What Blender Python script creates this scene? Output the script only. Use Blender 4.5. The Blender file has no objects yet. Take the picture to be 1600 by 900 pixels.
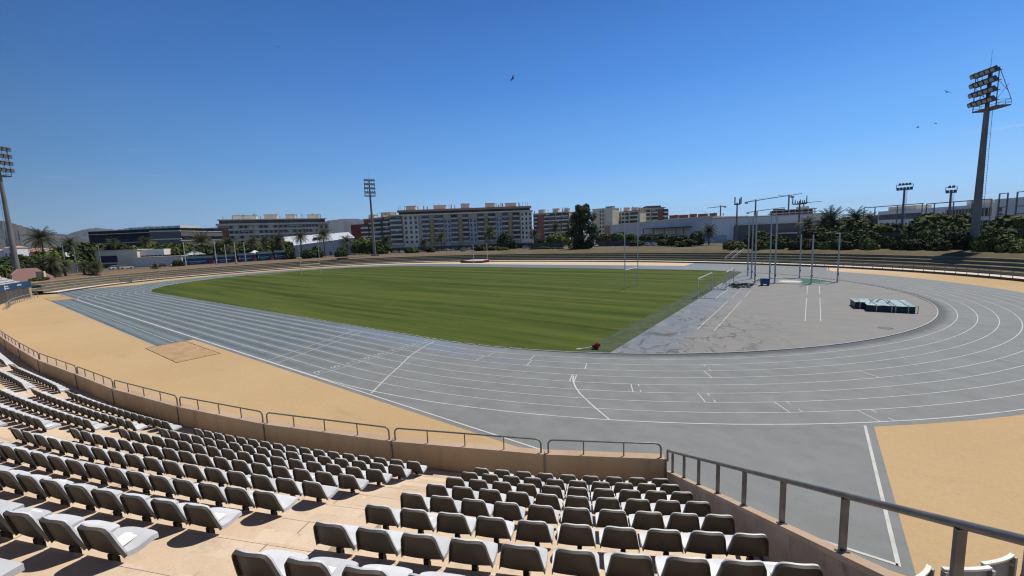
import bpy, bmesh, math, random
from mathutils import Vector, Matrix, noise

# ------------------------------------------------------------------ camera, sky, sun, exposure
SC = bpy.context.scene
COL = SC.collection
F_PX, YAW, PITCH, ROLL = 642.645, 2.20917, 0.121017, -0.038583
CAM = Vector((26.392, -60.823, 8.616))
_f = Vector((math.cos(YAW) * math.cos(PITCH), math.sin(YAW) * math.cos(PITCH), -math.sin(PITCH)))
_r0 = Vector((math.sin(YAW), -math.cos(YAW), 0.0))
_u0 = _r0.cross(_f)
_c, _s = math.cos(ROLL), math.sin(ROLL)
RGT = _r0 * _c + _u0 * _s
UPV = _r0 * -_s + _u0 * _c
cam_d = bpy.data.cameras.new('camera')
cam_d.sensor_width = 36.0
cam_d.lens = 36.0 * F_PX / 1600.0
cam_d.clip_start = 0.1
cam_d.clip_end = 30000.0
cam = bpy.data.objects.new('camera', cam_d)
COL.objects.link(cam)
cam.matrix_world = Matrix(((RGT.x, UPV.x, -_f.x, CAM.x), (RGT.y, UPV.y, -_f.y, CAM.y), (RGT.z, UPV.z, -_f.z, CAM.z), (0, 0, 0, 1)))
SC.camera = cam

SUN_AZ, SUN_EL = math.radians(70.0), math.radians(63.0)
world = bpy.data.worlds.new('World')
SC.world = world
world.use_nodes = True
wn = world.node_tree.nodes
wl = world.node_tree.links
sky = wn.new('ShaderNodeTexSky')
sky.sky_type = 'NISHITA'
sky.sun_disc = False
sky.sun_elevation = SUN_EL
sky.sun_rotation = math.pi / 2 - SUN_AZ
sky.altitude = 0.0
sky.air_density = 1.0
sky.dust_density = 0.1
sky.ozone_density = 2.0
# the air near the horizon: bluer and paler than the raw sky model, brighter towards the sun's side and, as added fill, behind the camera
BG = 0.11
tc = wn.new('ShaderNodeTexCoord')
sp = wn.new('ShaderNodeSeparateXYZ'); wl.new(tc.outputs['Generated'], sp.inputs[0])
ramp = wn.new('ShaderNodeValToRGB'); wl.new(sp.outputs['Z'], ramp.inputs['Fac'])
cr = ramp.color_ramp
cr.interpolation = 'LINEAR'
STOPS = [(0.0, (0.35, 0.56, 0.79)), (0.06, (0.255, 0.515, 0.84)), (0.16, (0.125, 0.370, 0.80)), (0.32, (0.055, 0.225, 0.65)), (0.50, (0.022, 0.125, 0.44)), (0.62, (0.010, 0.045, 0.16)), (1.0, (0.006, 0.025, 0.09))]  # highest stops, out of view, darkened to deepen shadows on the ground
while len(cr.elements) < len(STOPS): cr.elements.new(0.5)
for e, (p_, c_) in zip(cr.elements, STOPS):
    e.position = p_; e.color = (*[v / 4.0 for v in c_], 1.0)
dt = wn.new('ShaderNodeVectorMath'); dt.operation = 'DOT_PRODUCT'
wl.new(tc.outputs['Generated'], dt.inputs[0]); dt.inputs[1].default_value = (math.cos(SUN_AZ), math.sin(SUN_AZ), 0.0)
rp2 = wn.new('ShaderNodeValToRGB')
ad = wn.new('ShaderNodeMath'); ad.operation = 'MULTIPLY_ADD'; wl.new(dt.outputs['Value'], ad.inputs[0]); ad.inputs[1].default_value = 0.5; ad.inputs[2].default_value = 0.5
wl.new(ad.outputs[0], rp2.inputs['Fac'])
c2 = rp2.color_ramp
for p_, v_ in ((0.0, 0.55), (0.14, 0.55), (0.34, 0.28), (0.42, 0.36), (0.55, 0.45), (0.75, 0.55)):  # low end raised: unseen sky behind the camera fills the far facades
    e = c2.elements.new(p_); e.color = (v_, v_, v_, 1)
c2.elements[-1].position = 1.0; c2.elements[-1].color = (0.67, 0.67, 0.67, 1)
c2.elements[0].color = (0.5, 0.5, 0.5, 1)
mr = wn.new('ShaderNodeMath'); mr.operation = 'MULTIPLY'; wl.new(rp2.outputs['Color'], mr.inputs[0]); mr.inputs[1].default_value = 2.0
gl = wn.new('ShaderNodeVectorMath'); gl.operation = 'SCALE'
wl.new(ramp.outputs['Color'], gl.inputs[0])
gm = wn.new('ShaderNodeMath'); gm.operation = 'MULTIPLY'; wl.new(mr.outputs[0], gm.inputs[0]); gm.inputs[1].default_value = 4.0 / BG
wl.new(gm.outputs[0], gl.inputs['Scale'])
wm = wn.new('ShaderNodeMapping'); wl.new(tc.outputs['Generated'], wm.inputs['Vector']); wm.inputs['Scale'].default_value = (5.0, 5.0, 48.0)
wz = wn.new('ShaderNodeTexNoise'); wl.new(wm.outputs[0], wz.inputs['Vector']); wz.inputs['Scale'].default_value = 1.6; wz.inputs['Detail'].default_value = 6.0; wz.inputs['Roughness'].default_value = 0.6
wr = wn.new('ShaderNodeMapRange'); wr.interpolation_type = 'SMOOTHSTEP'; wl.new(wz.outputs['Fac'], wr.inputs[0]); wr.inputs[1].default_value = 0.62; wr.inputs[2].default_value = 0.76; wr.inputs[3].default_value = 0.0; wr.inputs[4].default_value = 0.5
wb = wn.new('ShaderNodeValToRGB'); wl.new(sp.outputs['Z'], wb.inputs['Fac'])
for p_, v_ in ((0.03, 0.0), (0.06, 1.0), (0.10, 0.9), (0.2, 0.0)):
    e = wb.color_ramp.elements.new(p_); e.color = (v_, v_, v_, 1)
wb.color_ramp.elements[0].color = (0, 0, 0, 1); wb.color_ramp.elements[-1].color = (0, 0, 0, 1)
wk = wn.new('ShaderNodeMath'); wk.operation = 'MULTIPLY'; wl.new(wr.outputs[0], wk.inputs[0]); wl.new(wb.outputs['Color'], wk.inputs[1])
wx = wn.new('ShaderNodeMix'); wx.data_type = 'RGBA'; wl.new(wk.outputs[0], wx.inputs[0]); wl.new(gl.outputs[0], wx.inputs[6]); wx.inputs[7].default_value = (0.62 / BG, 0.74 / BG, 0.86 / BG, 1.0)
mx = wn.new('ShaderNodeMix'); mx.data_type = 'RGBA'; mx.inputs[0].default_value = 0.92
wl.new(sky.outputs['Color'], mx.inputs[6]); wl.new(wx.outputs[2], mx.inputs[7])
wl.new(mx.outputs[2], wn['Background'].inputs['Color'])
wn['Background'].inputs['Strength'].default_value = BG
sun_d = bpy.data.lights.new('sun', 'SUN')
sun_d.energy = 4.9
sun_d.angle = math.radians(0.5)
sun_d.color = (1.0, 0.94, 0.845)
sun = bpy.data.objects.new('sun', sun_d)
COL.objects.link(sun)
sdir = Vector((math.cos(SUN_AZ) * math.cos(SUN_EL), math.sin(SUN_AZ) * math.cos(SUN_EL), math.sin(SUN_EL)))
sun.rotation_euler = (-sdir).to_track_quat('-Z', 'Y').to_euler()
sun.location = (0, 0, 80)
SC.view_settings.view_transform = 'Standard'
SC.view_settings.look = 'None'
SC.view_settings.gamma = 1.0
SC.view_settings.exposure = 0.0
SC.view_settings.use_curve_mapping = False
SC.cycles.use_denoising = True
SC.cycles.denoising_input_passes = 'RGB_ALBEDO_NORMAL'
SC.cycles.denoising_prefilter = 'ACCURATE'
SC.cycles.filter_width = 1.2
SC.cycles.max_bounces = 6
SC.cycles.sample_clamp_indirect = 6.0

# ------------------------------------------------------------------ helpers
PI = math.pi
rng = random.Random(7)


def at(px, dist, py=None, z=None):
    """world point seen at photo column px, at horizontal range dist; height from row py or given z"""
    y0 = 371.9 + 0.0385 * (px - 800) * -1.0
    if py is None:
        py = y0
    d = _f + RGT * ((px - 800) / F_PX) - UPV * ((py - 450) / F_PX)
    h = math.hypot(d.x, d.y)
    p = CAM + d * (dist / h)
    if z is not None:
        p.z = z
    return p


def on_z(px, py, z=0.0):
    d = _f + RGT * ((px - 800) / F_PX) - UPV * ((py - 450) / F_PX)
    return CAM + d * ((z - CAM.z) / d.z)


def proj(p):
    v = Vector(p) - CAM
    d = v.dot(_f)
    if d < 0.2:
        return None
    return 800 + F_PX * v.dot(RGT) / d, 450 - F_PX * v.dot(UPV) / d, d


class MB:
    """collects shapes and links them as ONE mesh object"""

    def __init__(s):
        s.v, s.f = [], []

    def add(s, vs, fs):
        n = len(s.v)
        s.v.extend(tuple(v) for v in vs)
        s.f.extend(tuple(i + n for i in f) for f in fs)
        return s

    def box(s, c, size, rz=0.0, rot=None, taper=1.0):
        hx, hy, hz = size[0] / 2, size[1] / 2, size[2] / 2
        m = rot if rot is not None else Matrix.Rotation(rz, 3, 'Z')
        vs = []
        for z in (-1, 1):
            k = taper if z > 0 else 1.0
            for x, y in ((-1, -1), (1, -1), (1, 1), (-1, 1)):
                vs.append(Vector(c) + m @ Vector((x * hx * k, y * hy * k, z * hz)))
        return s.add(vs, [(3, 2, 1, 0), (4, 5, 6, 7), (0, 1, 5, 4), (1, 2, 6, 5), (2, 3, 7, 6), (3, 0, 4, 7)])

    def tube(s, p0, p1, r0, r1=None, n=8, caps=True):
        p0, p1 = Vector(p0), Vector(p1)
        r1 = r0 if r1 is None else r1
        d = (p1 - p0).normalized()
        a = d.orthogonal().normalized()
        b = d.cross(a)
        vs = []
        for p, r in ((p0, r0), (p1, r1)):
            for i in range(n):
                t = 2 * PI * i / n
                vs.append(p + (a * math.cos(t) + b * math.sin(t)) * r)
        fs = [(i, (i + 1) % n, n + (i + 1) % n, n + i) for i in range(n)]
        if caps:
            fs += [tuple(range(n - 1, -1, -1)), tuple(range(n, 2 * n))]
        return s.add(vs, fs)

    def path(s, pts, r, n=8):
        pts = [Vector(p) for p in pts]
        rings = []
        prev = None
        for i, p in enumerate(pts):
            d = (pts[min(i + 1, len(pts) - 1)] - pts[max(i - 1, 0)]).normalized()
            if prev is None:
                a = d.orthogonal().normalized()
            else:
                a = (prev - d * prev.dot(d)).normalized()
            prev = a
            b = d.cross(a)
            rr = r[i] if isinstance(r, (list, tuple)) else r
            rings.append([p + (a * math.cos(2 * PI * k / n) + b * math.sin(2 * PI * k / n)) * rr for k in range(n)])
        vs = [v for ring in rings for v in ring]
        fs = []
        for i in range(len(pts) - 1):
            for k in range(n):
                fs.append((i * n + k, i * n + (k + 1) % n, (i + 1) * n + (k + 1) % n, (i + 1) * n + k))
        fs += [tuple(range(n - 1, -1, -1)), tuple(range((len(pts) - 1) * n, len(pts) * n))]
        return s.add(vs, fs)

    def prism(s, poly, z0, z1):
        n = len(poly)
        vs = [(x, y, z0) for x, y in poly] + [(x, y, z1) for x, y in poly]
        fs = [tuple(range(n - 1, -1, -1)), tuple(range(n, 2 * n))] + [(i, (i + 1) % n, n + (i + 1) % n, n + i) for i in range(n)]
        return s.add(vs, fs)

    def strip(s, pts, w, z):
        """flat painted line of width w along 2d points"""
        n = len(pts)
        L, R = [], []
        for i, p in enumerate(pts):
            a = Vector(pts[max(i - 1, 0)]); b = Vector(pts[min(i + 1, n - 1)])
            d = (b - a).normalized()
            nn = Vector((-d.y, d.x)) * w / 2
            L.append((p[0] + nn.x, p[1] + nn.y, z)); R.append((p[0] - nn.x, p[1] - nn.y, z))
        return s.add(L + R, [(i, n + i, n + i + 1, i + 1)[::1] for i in range(n - 1)])

    def loft(s, A, B, closed=False):
        n = len(A)
        m = n if closed else n - 1
        return s.add(list(A) + list(B), [(i, (i + 1) % n, n + (i + 1) % n, n + i) for i in range(m)])

    def build(s, name, mat, parent=None, loc=None, smooth=None, rz=0.0):
        me = bpy.data.meshes.new(name)
        me.from_pydata(s.v, [], s.f)
        me.materials.append(mat)
        if smooth is not None:
            me.polygons.foreach_set('use_smooth', [True] * len(me.polygons))
            me.set_sharp_from_angle(angle=math.radians(smooth))
        me.update()
        o = bpy.data.objects.new(name, me)
        COL.objects.link(o)
        if parent is not None:
            o.parent = parent
        if loc is not None:
            o.location = loc
        if rz:
            o.rotation_euler = (0, 0, rz)
        return o


def tag(o, label=None, cat=None, group=None, kind=None):
    if label: o['label'] = label
    if cat: o['category'] = cat
    if group: o['group'] = group
    if kind: o['kind'] = kind
    return o


def thing(name, label, cat, loc=(0, 0, 0), rz=0.0, group=None):
    o = bpy.data.objects.new(name, None)
    COL.objects.link(o)
    o.location = loc
    o.rotation_euler = (0, 0, rz)
    o.empty_display_size = 0.3
    return tag(o, label, cat, group)


def children(o):
    return KIDS.get(o.name, None) or [c for c in bpy.data.objects if c.parent == o]


KIDS = {}


def copy_tree(o, parent=None):
    c = o.copy()
    COL.objects.link(c)
    if parent is not None:
        c.parent = parent
    if o.name not in KIDS:
        KIDS[o.name] = [x for x in bpy.data.objects if x.parent == o]
    for ch in KIDS[o.name]:
        copy_tree(ch, c)
    return c


ORD = ['zeroth', 'first', 'second', 'third', 'fourth', 'fifth', 'sixth', 'seventh', 'eighth', 'ninth', 'tenth', 'eleventh', 'twelfth', 'thirteenth', 'fourteenth', 'fifteenth', 'sixteenth', 'seventeenth', 'eighteenth', 'nineteenth', 'twentieth', 'twenty-first', 'twenty-second', 'twenty-third', 'twenty-fourth', 'twenty-fifth', 'twenty-sixth', 'twenty-seventh', 'twenty-eighth', 'twenty-ninth', 'thirtieth']


# ------------------------------------------------------------------ materials
class NT:
    def __init__(s, name, rough=0.7, spec=0.3):
        s.m = bpy.data.materials.new(name)
        s.m.use_nodes = True
        s.n, s.l = s.m.node_tree.nodes, s.m.node_tree.links
        s.b = s.n['Principled BSDF']
        s.b.inputs['Roughness'].default_value = rough
        s.b.inputs['Specular IOR Level'].default_value = spec
        s._pos = None

    def new(s, t, **kw):
        n = s.n.new(t)
        for k, v in kw.items():
            setattr(n, k, v)
        return n

    def put(s, sock, val):
        if hasattr(val, 'is_output') or isinstance(val, bpy.types.NodeSocket):
            s.l.new(val, sock)
        elif isinstance(val, (tuple, list)):
            sock.default_value = tuple(val) + ((1.0,) if len(val) == 3 and len(sock.default_value) == 4 else ())
        else:
            sock.default_value = val

    def pos(s):
        if s._pos is None:
            s._pos = s.new('ShaderNodeNewGeometry').outputs['Position']
        return s._pos

    def obj(s):
        return s.new('ShaderNodeTexCoord').outputs['Object']

    def scaled(s, v, sc):
        n = s.new('ShaderNodeMapping')
        s.l.new(v, n.inputs['Vector'])
        n.inputs['Scale'].default_value = sc
        return n.outputs['Vector']

    def xyz(s, v):
        n = s.new('ShaderNodeSeparateXYZ')
        s.l.new(v, n.inputs[0])
        return n.outputs

    def noise(s, v, scale, detail=4.0, rough=0.55, dist=0.0):
        n = s.new('ShaderNodeTexNoise')
        s.l.new(v, n.inputs['Vector'])
        n.inputs['Scale'].default_value = scale
        n.inputs['Detail'].default_value = detail
        n.inputs['Roughness'].default_value = rough
        n.inputs['Distortion'].default_value = dist
        return n.outputs['Fac']

    def math(s, op, a, b=None, c=None, clamp=False):
        n = s.new('ShaderNodeMath', operation=op)
        n.use_clamp = clamp
        s.put(n.inputs[0], a)
        if b is not None: s.put(n.inputs[1], b)
        if c is not None: s.put(n.inputs[2], c)
        return n.outputs[0]

    def rng(s, v, a, b, c=0.0, d=1.0):
        n = s.new('ShaderNodeMapRange')
        n.interpolation_type = 'SMOOTHSTEP'
        s.put(n.inputs[0], v)
        n.inputs[1].default_value = a; n.inputs[2].default_value = b
        n.inputs[3].default_value = c; n.inputs[4].default_value = d
        return n.outputs[0]

    def mix(s, fac, a, b, mode='MIX'):
        n = s.new('ShaderNodeMix', data_type='RGBA', blend_type=mode)
        s.put(n.inputs[0], fac)
        s.put(n.inputs[6], a)
        s.put(n.inputs[7], b)
        return n.outputs[2]

    def bump(s, h, strength=0.3, dist=0.02):
        n = s.new('ShaderNodeBump')
        n.inputs['Strength'].default_value = strength
        n.inputs['Distance'].default_value = dist
        s.l.new(h, n.inputs['Height'])
        s.l.new(n.outputs[0], s.b.inputs['Normal'])

    def color(s, c):
        # one scale for every base colour, matched to the sun's strength
        k = s.new('ShaderNodeVectorMath', operation='SCALE')
        s.put(k.inputs[0], c)
        k.inputs['Scale'].default_value = 0.74
        s.l.new(k.outputs[0], s.b.inputs['Base Color'])
        return s.m


def plain(name, c, rough=0.6, var=0.12, scale=2.0, spec=0.3, metal=0.0, local=False):
    t = NT(name, rough, spec)
    t.b.inputs['Metallic'].default_value = metal
    v = t.obj() if local else t.pos()
    nz = t.noise(v, scale, 5.0)
    f = t.rng(nz, 0.3, 0.7)
    lo = tuple(x * (1 - var) for x in c)
    hi = tuple(min(1.0, x * (1 + var)) for x in c)
    return t.color(t.mix(f, lo, hi))


def m_track():
    t = NT('track_surface', 0.75, 0.25)
    p = t.pos()
    x, y, z = t.xyz(p)
    big = t.noise(p, 0.09, 5.0, 0.6)
    mid = t.noise(p, 0.9, 6.0, 0.65)
    fine = t.noise(p, 35.0, 3.0)
    # blue-grey on the straight, worn neutral grey in the right bend
    xx = t.math('ADD', x, t.math('MULTIPLY', t.math('SUBTRACT', big, 0.5), 26.0))
    left = t.rng(xx, 8.0, -16.0)
    c = t.mix(left, (0.245, 0.257, 0.252), (0.168, 0.206, 0.222))
    # worn lane streaks on the straight: darker in the middle of every lane
    lane = t.math('DIVIDE', t.math('SUBTRACT', t.math('ABSOLUTE', y), 36.5), 1.22)
    wv = t.math('COSINE', t.math('MULTIPLY', lane, 2 * PI))
    st = t.noise(t.scaled(p, (0.06, 0.8, 1.0)), 1.0, 5.0, 0.6)
    amp = t.math('MULTIPLY', t.math('MULTIPLY', left, 0.50), st)
    k = t.math('ADD', 1.0, t.math('MULTIPLY', wv, amp))
    k2 = t.math('MULTIPLY', k, t.rng(mid, 0.2, 0.8, 0.9, 1.1))
    k3 = t.math('MULTIPLY', k2, t.rng(fine, 0.2, 0.8, 0.9, 1.1))
    st2 = t.noise(t.scaled(p, (0.25, 0.5, 1.0)), 1.0, 6.0, 0.7)
    k4 = t.math('MULTIPLY', k3, t.rng(st2, 0.25, 0.75, 0.90, 1.09))
    cc = t.new('ShaderNodeVectorMath', operation='SCALE')
    t.l.new(c, cc.inputs[0]); t.l.new(k4, cc.inputs['Scale'])
    # sandy film in patches
    sand = t.rng(t.noise(p, 0.22, 5.0, 0.6), 0.60, 0.80, 0.0, 0.35)
    # dark scuffs
    sc = t.rng(t.noise(t.scaled(p, (0.5, 1.0, 1.0)), 0.8, 8.0, 0.75), 0.66, 0.74, 0.0, 0.30)
    col = t.mix(sand, cc.outputs[0], (0.30, 0.265, 0.205))
    col = t.mix(sc, col, (0.12, 0.125, 0.13))
    rad = t.math('SQRT', t.math('ADD', t.math('MULTIPLY', x, x), t.math('MULTIPLY', y, y)))
    ringd = t.math('MULTIPLY', t.rng(t.math('ADD', rad, t.math('MULTIPLY', t.math('SUBTRACT', mid, 0.5), 0.5)), 37.5, 36.75), t.rng(x, 6.0, 20.0))
    col = t.mix(t.math('MULTIPLY', ringd, 0.72), col, (0.075, 0.078, 0.085))
    bluep = t.math('MULTIPLY', t.math('MULTIPLY', t.rng(y, -40.2, -38.2), t.rng(x, 14.0, 6.0)), t.math('MULTIPLY', t.rng(x, -20.0, -8.0), t.rng(big, 0.35, 0.6)))
    col = t.mix(t.math('MULTIPLY', bluep, 0.7), col, (0.20, 0.26, 0.34))
    t.bump(fine, 0.12, 0.004)
    return t.color(col)


def m_apron():
    t = NT('infield_apron_surface', 0.75, 0.25)
    p = t.pos()
    x, y, z = t.xyz(p)
    mid = t.noise(p, 0.5, 6.0, 0.6)
    fine = t.noise(p, 30.0, 3.0)
    wob = t.math('ADD', x, t.math('MULTIPLY', t.math('SUBTRACT', t.noise(p, 0.35, 5.0), 0.5), 5.0))
    blue = t.rng(wob, 19.2, 16.8)
    c = t.mix(blue, (0.268, 0.266, 0.252), (0.165, 0.222, 0.285))
    c = t.mix(t.rng(mid, 0.3, 0.75, 0.0, 0.75), c, (0.335, 0.315, 0.275))
    # rolled-out strips leave faint seams
    seam = t.math('ABSOLUTE', t.math('SUBTRACT', t.math('FRACT', t.math('DIVIDE', y, 2.4)), 0.5))
    c = t.mix(t.rng(seam, 0.03, 0.0, 0.0, 0.35), c, (0.15, 0.155, 0.16))
    # repaired cracks: wandering dark lines, mostly towards the near edge
    near = t.rng(y, -9.0, -20.0)
    side = t.rng(x, 27.0, 20.0)
    vor = t.new('ShaderNodeTexVoronoi', feature='DISTANCE_TO_EDGE')
    w = t.new('ShaderNodeVectorMath', operation='ADD')
    nn = t.new('ShaderNodeTexNoise'); t.l.new(p, nn.inputs['Vector']); nn.inputs['Scale'].default_value = 0.6; nn.inputs['Detail'].default_value = 5
    sc = t.new('ShaderNodeVectorMath', operation='SCALE'); t.l.new(nn.outputs['Color'], sc.inputs[0]); sc.inputs['Scale'].default_value = 3.2
    t.l.new(p, w.inputs[0]); t.l.new(sc.outputs[0], w.inputs[1])
    t.l.new(t.scaled(w.outputs[0], (0.42, 0.20, 0.0)), vor.inputs['Vector']); vor.inputs['Scale'].default_value = 1.0
    br = t.rng(t.noise(p, 0.35, 4.0), 0.40, 0.54)
    cr = t.math('MULTIPLY', t.rng(vor.outputs['Distance'], 0.045, 0.016), t.math('MULTIPLY', t.math('MULTIPLY', near, side), br))
    st = t.math('MULTIPLY', t.rng(t.noise(p, 0.9, 8.0, 0.7, 1.0), 0.52, 0.66), t.math('MULTIPLY', t.math('MULTIPLY', near, side), 0.6))
    c = t.mix(st, c, (0.13, 0.14, 0.15))
    c = t.mix(t.math('MULTIPLY', cr, 0.85), c, (0.09, 0.095, 0.10))
    vr2 = t.new('ShaderNodeTexVoronoi', feature='DISTANCE_TO_EDGE')
    t.l.new(t.scaled(w.outputs[0], (0.85, 0.33, 0.0)), vr2.inputs['Vector']); vr2.inputs['Scale'].default_value = 1.0
    br2 = t.rng(t.noise(p, 0.5, 4.0), 0.48, 0.58)
    c = t.mix(t.math('MULTIPLY', t.rng(vr2.outputs['Distance'], 0.05, 0.02), t.math('MULTIPLY', t.math('MULTIPLY', t.math('MULTIPLY', near, side), br2), 0.8)), c, (0.08, 0.085, 0.09))
    c = t.mix(t.rng(fine, 0.2, 0.8, 0.0, 0.25), c, (0.19, 0.19, 0.185))
    t.bump(fine, 0.12, 0.004)
    return t.color(c)


def m_grass():
    t = NT('mown_grass', 0.9, 0.1)
    p = t.pos()
    x, y, z = t.xyz(p)
    a = math.radians(-2.0)
    yy = t.math('ADD', t.math('MULTIPLY', x, 0.035), y)
    cmb = t.new('ShaderNodeCombineXYZ')
    t.l.new(t.math('MULTIPLY', x, 0.012), cmb.inputs[0]); t.l.new(t.math('MULTIPLY', yy, 0.33), cmb.inputs[1])
    streak = t.noise(cmb.outputs[0], 1.0, 6.0, 0.6)
    cmb2 = t.new('ShaderNodeCombineXYZ')
    t.l.new(t.math('MULTIPLY', x, 0.05), cmb2.inputs[0]); t.l.new(t.math('MULTIPLY', yy, 0.9), cmb2.inputs[1])
    streak2 = t.noise(cmb2.outputs[0], 1.0, 6.0, 0.65)
    wv = t.math('SINE', t.math('MULTIPLY', t.math('ADD', yy, t.math('MULTIPLY', streak, 3.0)), 2 * PI / 7.4))
    tone = t.math('ADD', t.math('MULTIPLY', wv, 0.045), t.math('ADD', t.math('MULTIPLY', streak, 0.95), t.math('MULTIPLY', streak2, 0.55)))
    big = t.noise(p, 0.07, 5.0)
    blot = t.noise(p, 0.25, 6.0, 0.7)
    c = t.mix(t.rng(tone, 0.54, 0.96), (0.042, 0.074, 0.006), (0.128, 0.160, 0.027))
    cmb3 = t.new('ShaderNodeCombineXYZ')
    t.l.new(t.math('MULTIPLY', x, 0.014), cmb3.inputs[0]); t.l.new(t.math('MULTIPLY', yy, 0.42), cmb3.inputs[1]); cmb3.inputs[2].default_value = 7.3
    dk = t.noise(cmb3.outputs[0], 1.0, 5.0, 0.62)
    c = t.mix(t.rng(dk, 0.56, 0.66, 0.0, 0.75), c, (0.030, 0.050, 0.002))
    c = t.mix(t.rng(dk, 0.42, 0.32, 0.0, 0.5), c, (0.150, 0.170, 0.045))
    c = t.mix(t.rng(blot, 0.50, 0.76, 0.0, 0.6), c, (0.170, 0.142, 0.045))
    c = t.mix(t.rng(big, 0.55, 0.75, 0.0, 0.35), c, (0.125, 0.122, 0.035))
    fine = t.noise(p, 14.0, 4.0, 0.7)
    c = t.mix(t.rng(fine, 0.3, 0.7, 0.0, 0.45), c, (0.055, 0.075, 0.012))
    # bare patch in the far left corner
    dx = t.math('POWER', t.math('DIVIDE', t.math('ADD', x, 114.5), 3.2), 2.0)
    dy = t.math('POWER', t.math('DIVIDE', t.math('ADD', y, 1.0), 6.5), 2.0)
    bare = t.rng(t.math('ADD', t.math('ADD', dx, dy), t.math('MULTIPLY', blot, 0.8)), 1.5, 0.6, 0.0, 0.8)
    c = t.mix(bare, c, (0.26, 0.17, 0.075))
    t.bump(t.noise(p, 9.0, 6.0, 0.75), 0.5, 0.05)
    return t.color(c)


def m_turf_strip():
    t = NT('worn_turf_edge', 0.9, 0.1)
    p = t.pos()
    n1 = t.noise(p, 0.8, 7.0, 0.7)
    n2 = t.noise(p, 7.0, 4.0, 0.7)
    c = t.mix(t.rng(n1, 0.3, 0.7), (0.062, 0.092, 0.040), (0.128, 0.152, 0.082))
    c = t.mix(t.rng(n2, 0.35, 0.7, 0.0, 0.5), c, (0.055, 0.078, 0.04))
    t.bump(n2, 0.4, 0.04)
    return t.color(c)


def m_sand():
    t = NT('beige_track_margin', 0.9, 0.15)
    p = t.pos()
    big = t.noise(p, 0.06, 5.0, 0.55)
    mid = t.noise(p, 0.7, 6.0, 0.6)
    fine = t.noise(p, 55.0, 3.0, 0.7)
    c = t.mix(t.rng(big, 0.3, 0.7), (0.61, 0.420, 0.215), (0.68, 0.480, 0.260))
    c = t.mix(t.rng(mid, 0.35, 0.7, 0.0, 0.35), c, (0.60, 0.44, 0.25))
    c = t.mix(t.rng(fine, 0.3, 0.75, 0.0, 0.30), c, (0.36, 0.25, 0.13))
    g8 = t.noise(p, 7.0, 6.0, 0.75)
    c = t.mix(t.rng(g8, 0.42, 0.72, 0.0, 0.42), c, (0.44, 0.31, 0.17))
    c = t.mix(t.rng(t.noise(p, 2.2, 7.0, 0.7), 0.5, 0.75, 0.0, 0.4), c, (0.68, 0.52, 0.33))
    st = t.rng(t.noise(t.scaled(p, (0.3, 1.0, 1.0)), 0.35, 7.0, 0.65), 0.56, 0.70, 0.0, 0.30)
    c = t.mix(st, c, (0.36, 0.26, 0.16))
    fl = t.rng(t.noise(t.scaled(p, (1.0, 0.35, 1.0)), 1.6, 9.0, 0.8), 0.72, 0.77, 0.0, 0.7)
    c = t.mix(fl, c, (0.22, 0.15, 0.09))
    x, y, z = t.xyz(p)
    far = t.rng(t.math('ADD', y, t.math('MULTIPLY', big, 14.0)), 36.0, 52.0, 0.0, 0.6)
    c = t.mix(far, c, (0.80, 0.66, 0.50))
    t.bump(fine, 0.3, 0.008)
    return t.color(c)


def m_pit():
    t = NT('raked_pit_sand', 0.95, 0.1)
    p = t.pos()
    n1 = t.noise(p, 1.1, 7.0, 0.7)
    n2 = t.noise(p, 6.0, 5.0, 0.7)
    c = t.mix(t.rng(n1, 0.3, 0.7), (0.46, 0.29, 0.15), (0.62, 0.44, 0.27))
    c = t.mix(t.rng(n2, 0.4, 0.7, 0.0, 0.4), c, (0.38, 0.24, 0.12))
    t.bump(n2, 0.8, 0.05)
    return t.color(c)


def m_concrete(name, lo, hi, stain, amt=0.4, scale=1.0, streaks=False, specks=False):
    t = NT(name, 0.85, 0.2)
    p = t.pos()
    a = t.noise(p, 0.5 * scale, 6.0, 0.6)
    b = t.noise(p, 4.0 * scale, 6.0, 0.65)
    c = t.mix(t.rng(a, 0.3, 0.7), lo, hi)
    c = t.mix(t.rng(b, 0.5, 0.75, 0.0, amt), c, stain)
    if streaks:
        s = t.noise(t.scaled(p, (2.2, 2.2, 0.16)), 1.0, 6.0, 0.7)
        c = t.mix(t.rng(s, 0.48, 0.72, 0.0, 0.55), c, stain)
    f = t.noise(p, 60.0, 3.0, 0.6)
    c = t.mix(t.rng(f, 0.35, 0.7, 0.0, 0.22), c, stain)
    vs_ = t.new('ShaderNodeTexVoronoi'); t.l.new(p, vs_.inputs['Vector']); vs_.inputs['Scale'].default_value = 2.3
    c = t.mix(t.rng(vs_.outputs['Distance'], 0.055, 0.035, 0.0, 0.8 if specks else 0.0), c, (0.95, 0.92, 0.86))
    vs2 = t.new('ShaderNodeTexVoronoi'); t.l.new(t.scaled(p, (1.0, 1.3, 1.0)), vs2.inputs['Vector']); vs2.inputs['Scale'].default_value = 3.1
    c = t.mix(t.rng(vs2.outputs['Distance'], 0.05, 0.03, 0.0, 0.75 if specks else 0.0), c, (0.16, 0.11, 0.07))
    t.bump(f, 0.2, 0.004)
    return t.color(c)


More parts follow.
